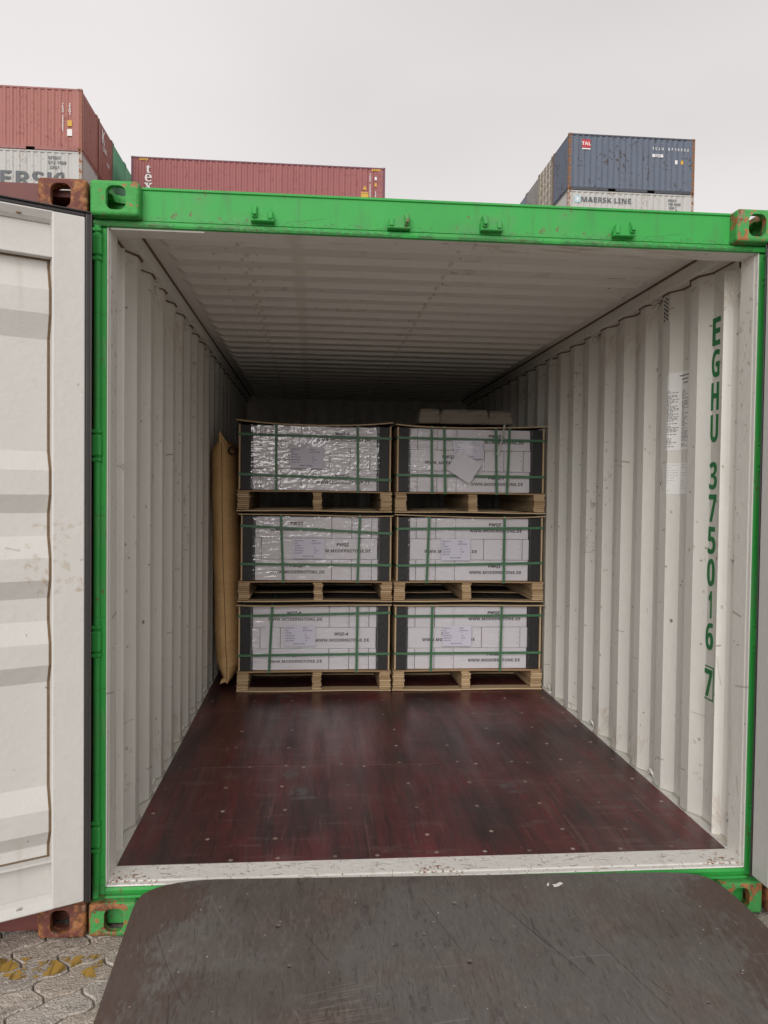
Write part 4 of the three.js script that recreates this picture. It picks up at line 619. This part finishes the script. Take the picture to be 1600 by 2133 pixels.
{ // long maroon container in the middle
  const Hc = 2.896, z = -36.45, x = -9.335, gl = 'hidden lower tiers under the maroon container';
  const a = makeContainer('stacked_container', 'long maroon container with white lettering above the green header', L40, Hc, pal.maroon); lay(a, x, 5 * Hc, z);
  ['t', 'e', 'x'].forEach((ch, i) => dec(a, text(ch, ch === 't' ? 0.40 : 0.46, 0.004, fontSerif, 1.05), M.whitePrint, 0.81, Hc - 0.60 - i * 0.41));
  for (const [bx, n] of [[0.42, 5], [11.55, 5]]) for (let i = 0; i < n; i++) dec(a, prism([[-0.03, -0.05], [0.03, -0.05], [0.06, 0.05], [0, 0.05]], 0.003, X, Y, Z, V(0, 0, 0)), M.yellow, bx + i * 0.085, Hc - 0.14, 0.004, 'warning_stripe');
  vtext(a, 'TGHU 50800822', 0.09, L40 - 0.74, Hc - 0.36, M.whitePrint); dec(a, box(-0.05, 0.05, -0.08, 0.08, 0, 0.003), M.whitePrint, L40 - 0.47, Hc - 0.55, 0.004, 'placard'); dec(a, box(-0.05, 0.05, -0.08, 0.08, 0, 0.003), M.yellow, L40 - 0.47, Hc - 0.86, 0.004, 'placard'); vtext(a, '45G1', 0.08, L40 - 0.47, Hc - 1.2, M.whitePrint);
  dec(a, prism([[-0.11, -0.09], [0.11, -0.09], [0, 0.11]], 0.003, X, Y, Z, V(0, 0, 0)), M.yellow, L40 - 1.0, Hc - 1.02, 0.004, 'placard'); dec(a, box(-0.18, 0.18, -0.14, 0.14, 0, 0.003), M.yellow, L40 - 1.0, Hc - 1.36, 0.004, 'placard'); dec(a, text('CAUTION', 0.055), M.greyPrint, L40 - 1.0, Hc - 1.29, 0.008);
  fill('maroon', L40, x, z, 5, 'lower tier under the long maroon container, hidden from view', gl, Hc);
}
{ // right stack
  const x = 11.06, zs = [-33.35, -35.95, -38.45, -40.95], gl = 'container stack on the right above the header';
  const a = makeContainer('stacked_container', 'worn dark blue container on top of the right stack', L20, T, pal.blue, { pockets: true }, gl); lay(a, x, 6 * T, zs[0]);
  dec(a, rbox(-0.2, 0.2, -0.17, 0.2, 0, 0.004, 0.001), M.logoRed, 0.83, T - 0.48, 0.003, 'logo_plate'); dec(a, text('TAL', 0.16, 0.003, fontSans, 1.15), M.whitePrint, 0.83, T - 0.46, 0.0085); dec(a, box(-0.2, 0.2, -0.03, 0.03, 0, 0.003), M.whitePrint, 0.83, T - 0.70, 0.004, 'logo_bar');
  [...'TCLU 0715532'].forEach((ch, i) => ch !== ' ' && dec(a, text(ch, 0.115), M.whitePrint, 4.03 + i * 0.152, T - 0.54)); dec(a, box(-0.26, 0.26, -0.07, 0.07, 0, 0.003), M.whitePrint, 4.25, T - 0.86, 0.004, 'placard'); dec(a, text('22G1', 0.1, 0.002), M.greyPrint, 4.25, T - 0.86, 0.008); dec(a, box(-0.06, 0.06, -0.09, 0.09, 0, 0.003), M.whitePrint, 5.15, T - 1.12, 0.004, 'placard'); dec(a, box(-0.06, 0.06, -0.09, 0.09, 0, 0.003), M.yellow, 5.43, T - 1.12, 0.004, 'placard');
  const b = makeContainer('stacked_container', 'pale grey container under the dark blue one', L20, T, pal.grey, { pockets: true }, gl); lay(b, x, 5 * T, zs[0]);
  dec(b, text('MAERSK LINE', 0.235, 0.003, fontSans, 1.16), M.greyPrint, 1.83, T - 0.42); dec(b, rbox(-0.14, 0.14, -0.16, 0.16, 0, 0.004, 0.001), std({ color: C(0.42, 0.58, 0.64), roughness: 0.6 }), 0.46, T - 0.42, 0.003, 'logo_plate');
  { const st = new THREE.Shape(); for (let i = 0; i < 14; i++) { const r = i & 1 ? 0.045 : 0.11, an = i * Math.PI / 7 + Math.PI / 2; st[i ? 'lineTo' : 'moveTo'](Math.cos(an) * r, Math.sin(an) * r); } dec(b, new THREE.ExtrudeGeometry(st, { depth: 0.003, bevelEnabled: false }), M.whitePrint, 0.46, T - 0.42, 0.0085, 'logo_star'); }
  ['MSKU', '768 0635', '22G1'].forEach((s, i) => dec(b, text(s, 0.11), M.greyPrint, 5.0 + (i === 1 ? 0.1 : 0), T - 0.30 - i * 0.17)); dec(b, box(-0.05, 0.05, -0.08, 0.08, 0, 0.003), M.greyPrint, 5.2, T - 0.82, 0.004, 'placard');
  const c = makeContainer('stacked_container', 'grimy beige container with locking bars on its end behind the blue one', L20, T, pal.dirty, { doorEnd: 0 }, gl); lay(c, x, 6 * T, zs[1]);
  const d = makeContainer('stacked_container', 'weathered ash grey container end, third in the right row', L20, T, pal.ash, {}, gl); lay(d, x + 0.05, 6 * T, zs[2]);
  const e = makeContainer('stacked_container', 'bluish slate container end, last in the right row', L20, T, pal.slate, {}, gl); lay(e, x + 0.05, 6 * T, zs[3]);
  const low = 'lower tier of the right stack, hidden behind the green container', lg = 'hidden lower tiers of the right stack';
  fill('grey', L20, x, zs[0], 5, low, lg); for (const [k, p] of [[1, 'ash'], [2, 'ash'], [3, 'slate']]) fill(p, L20, x + (k > 1 ? 0.05 : 0), zs[k], 6, low, lg);
}
renderer.render(scene, camera);
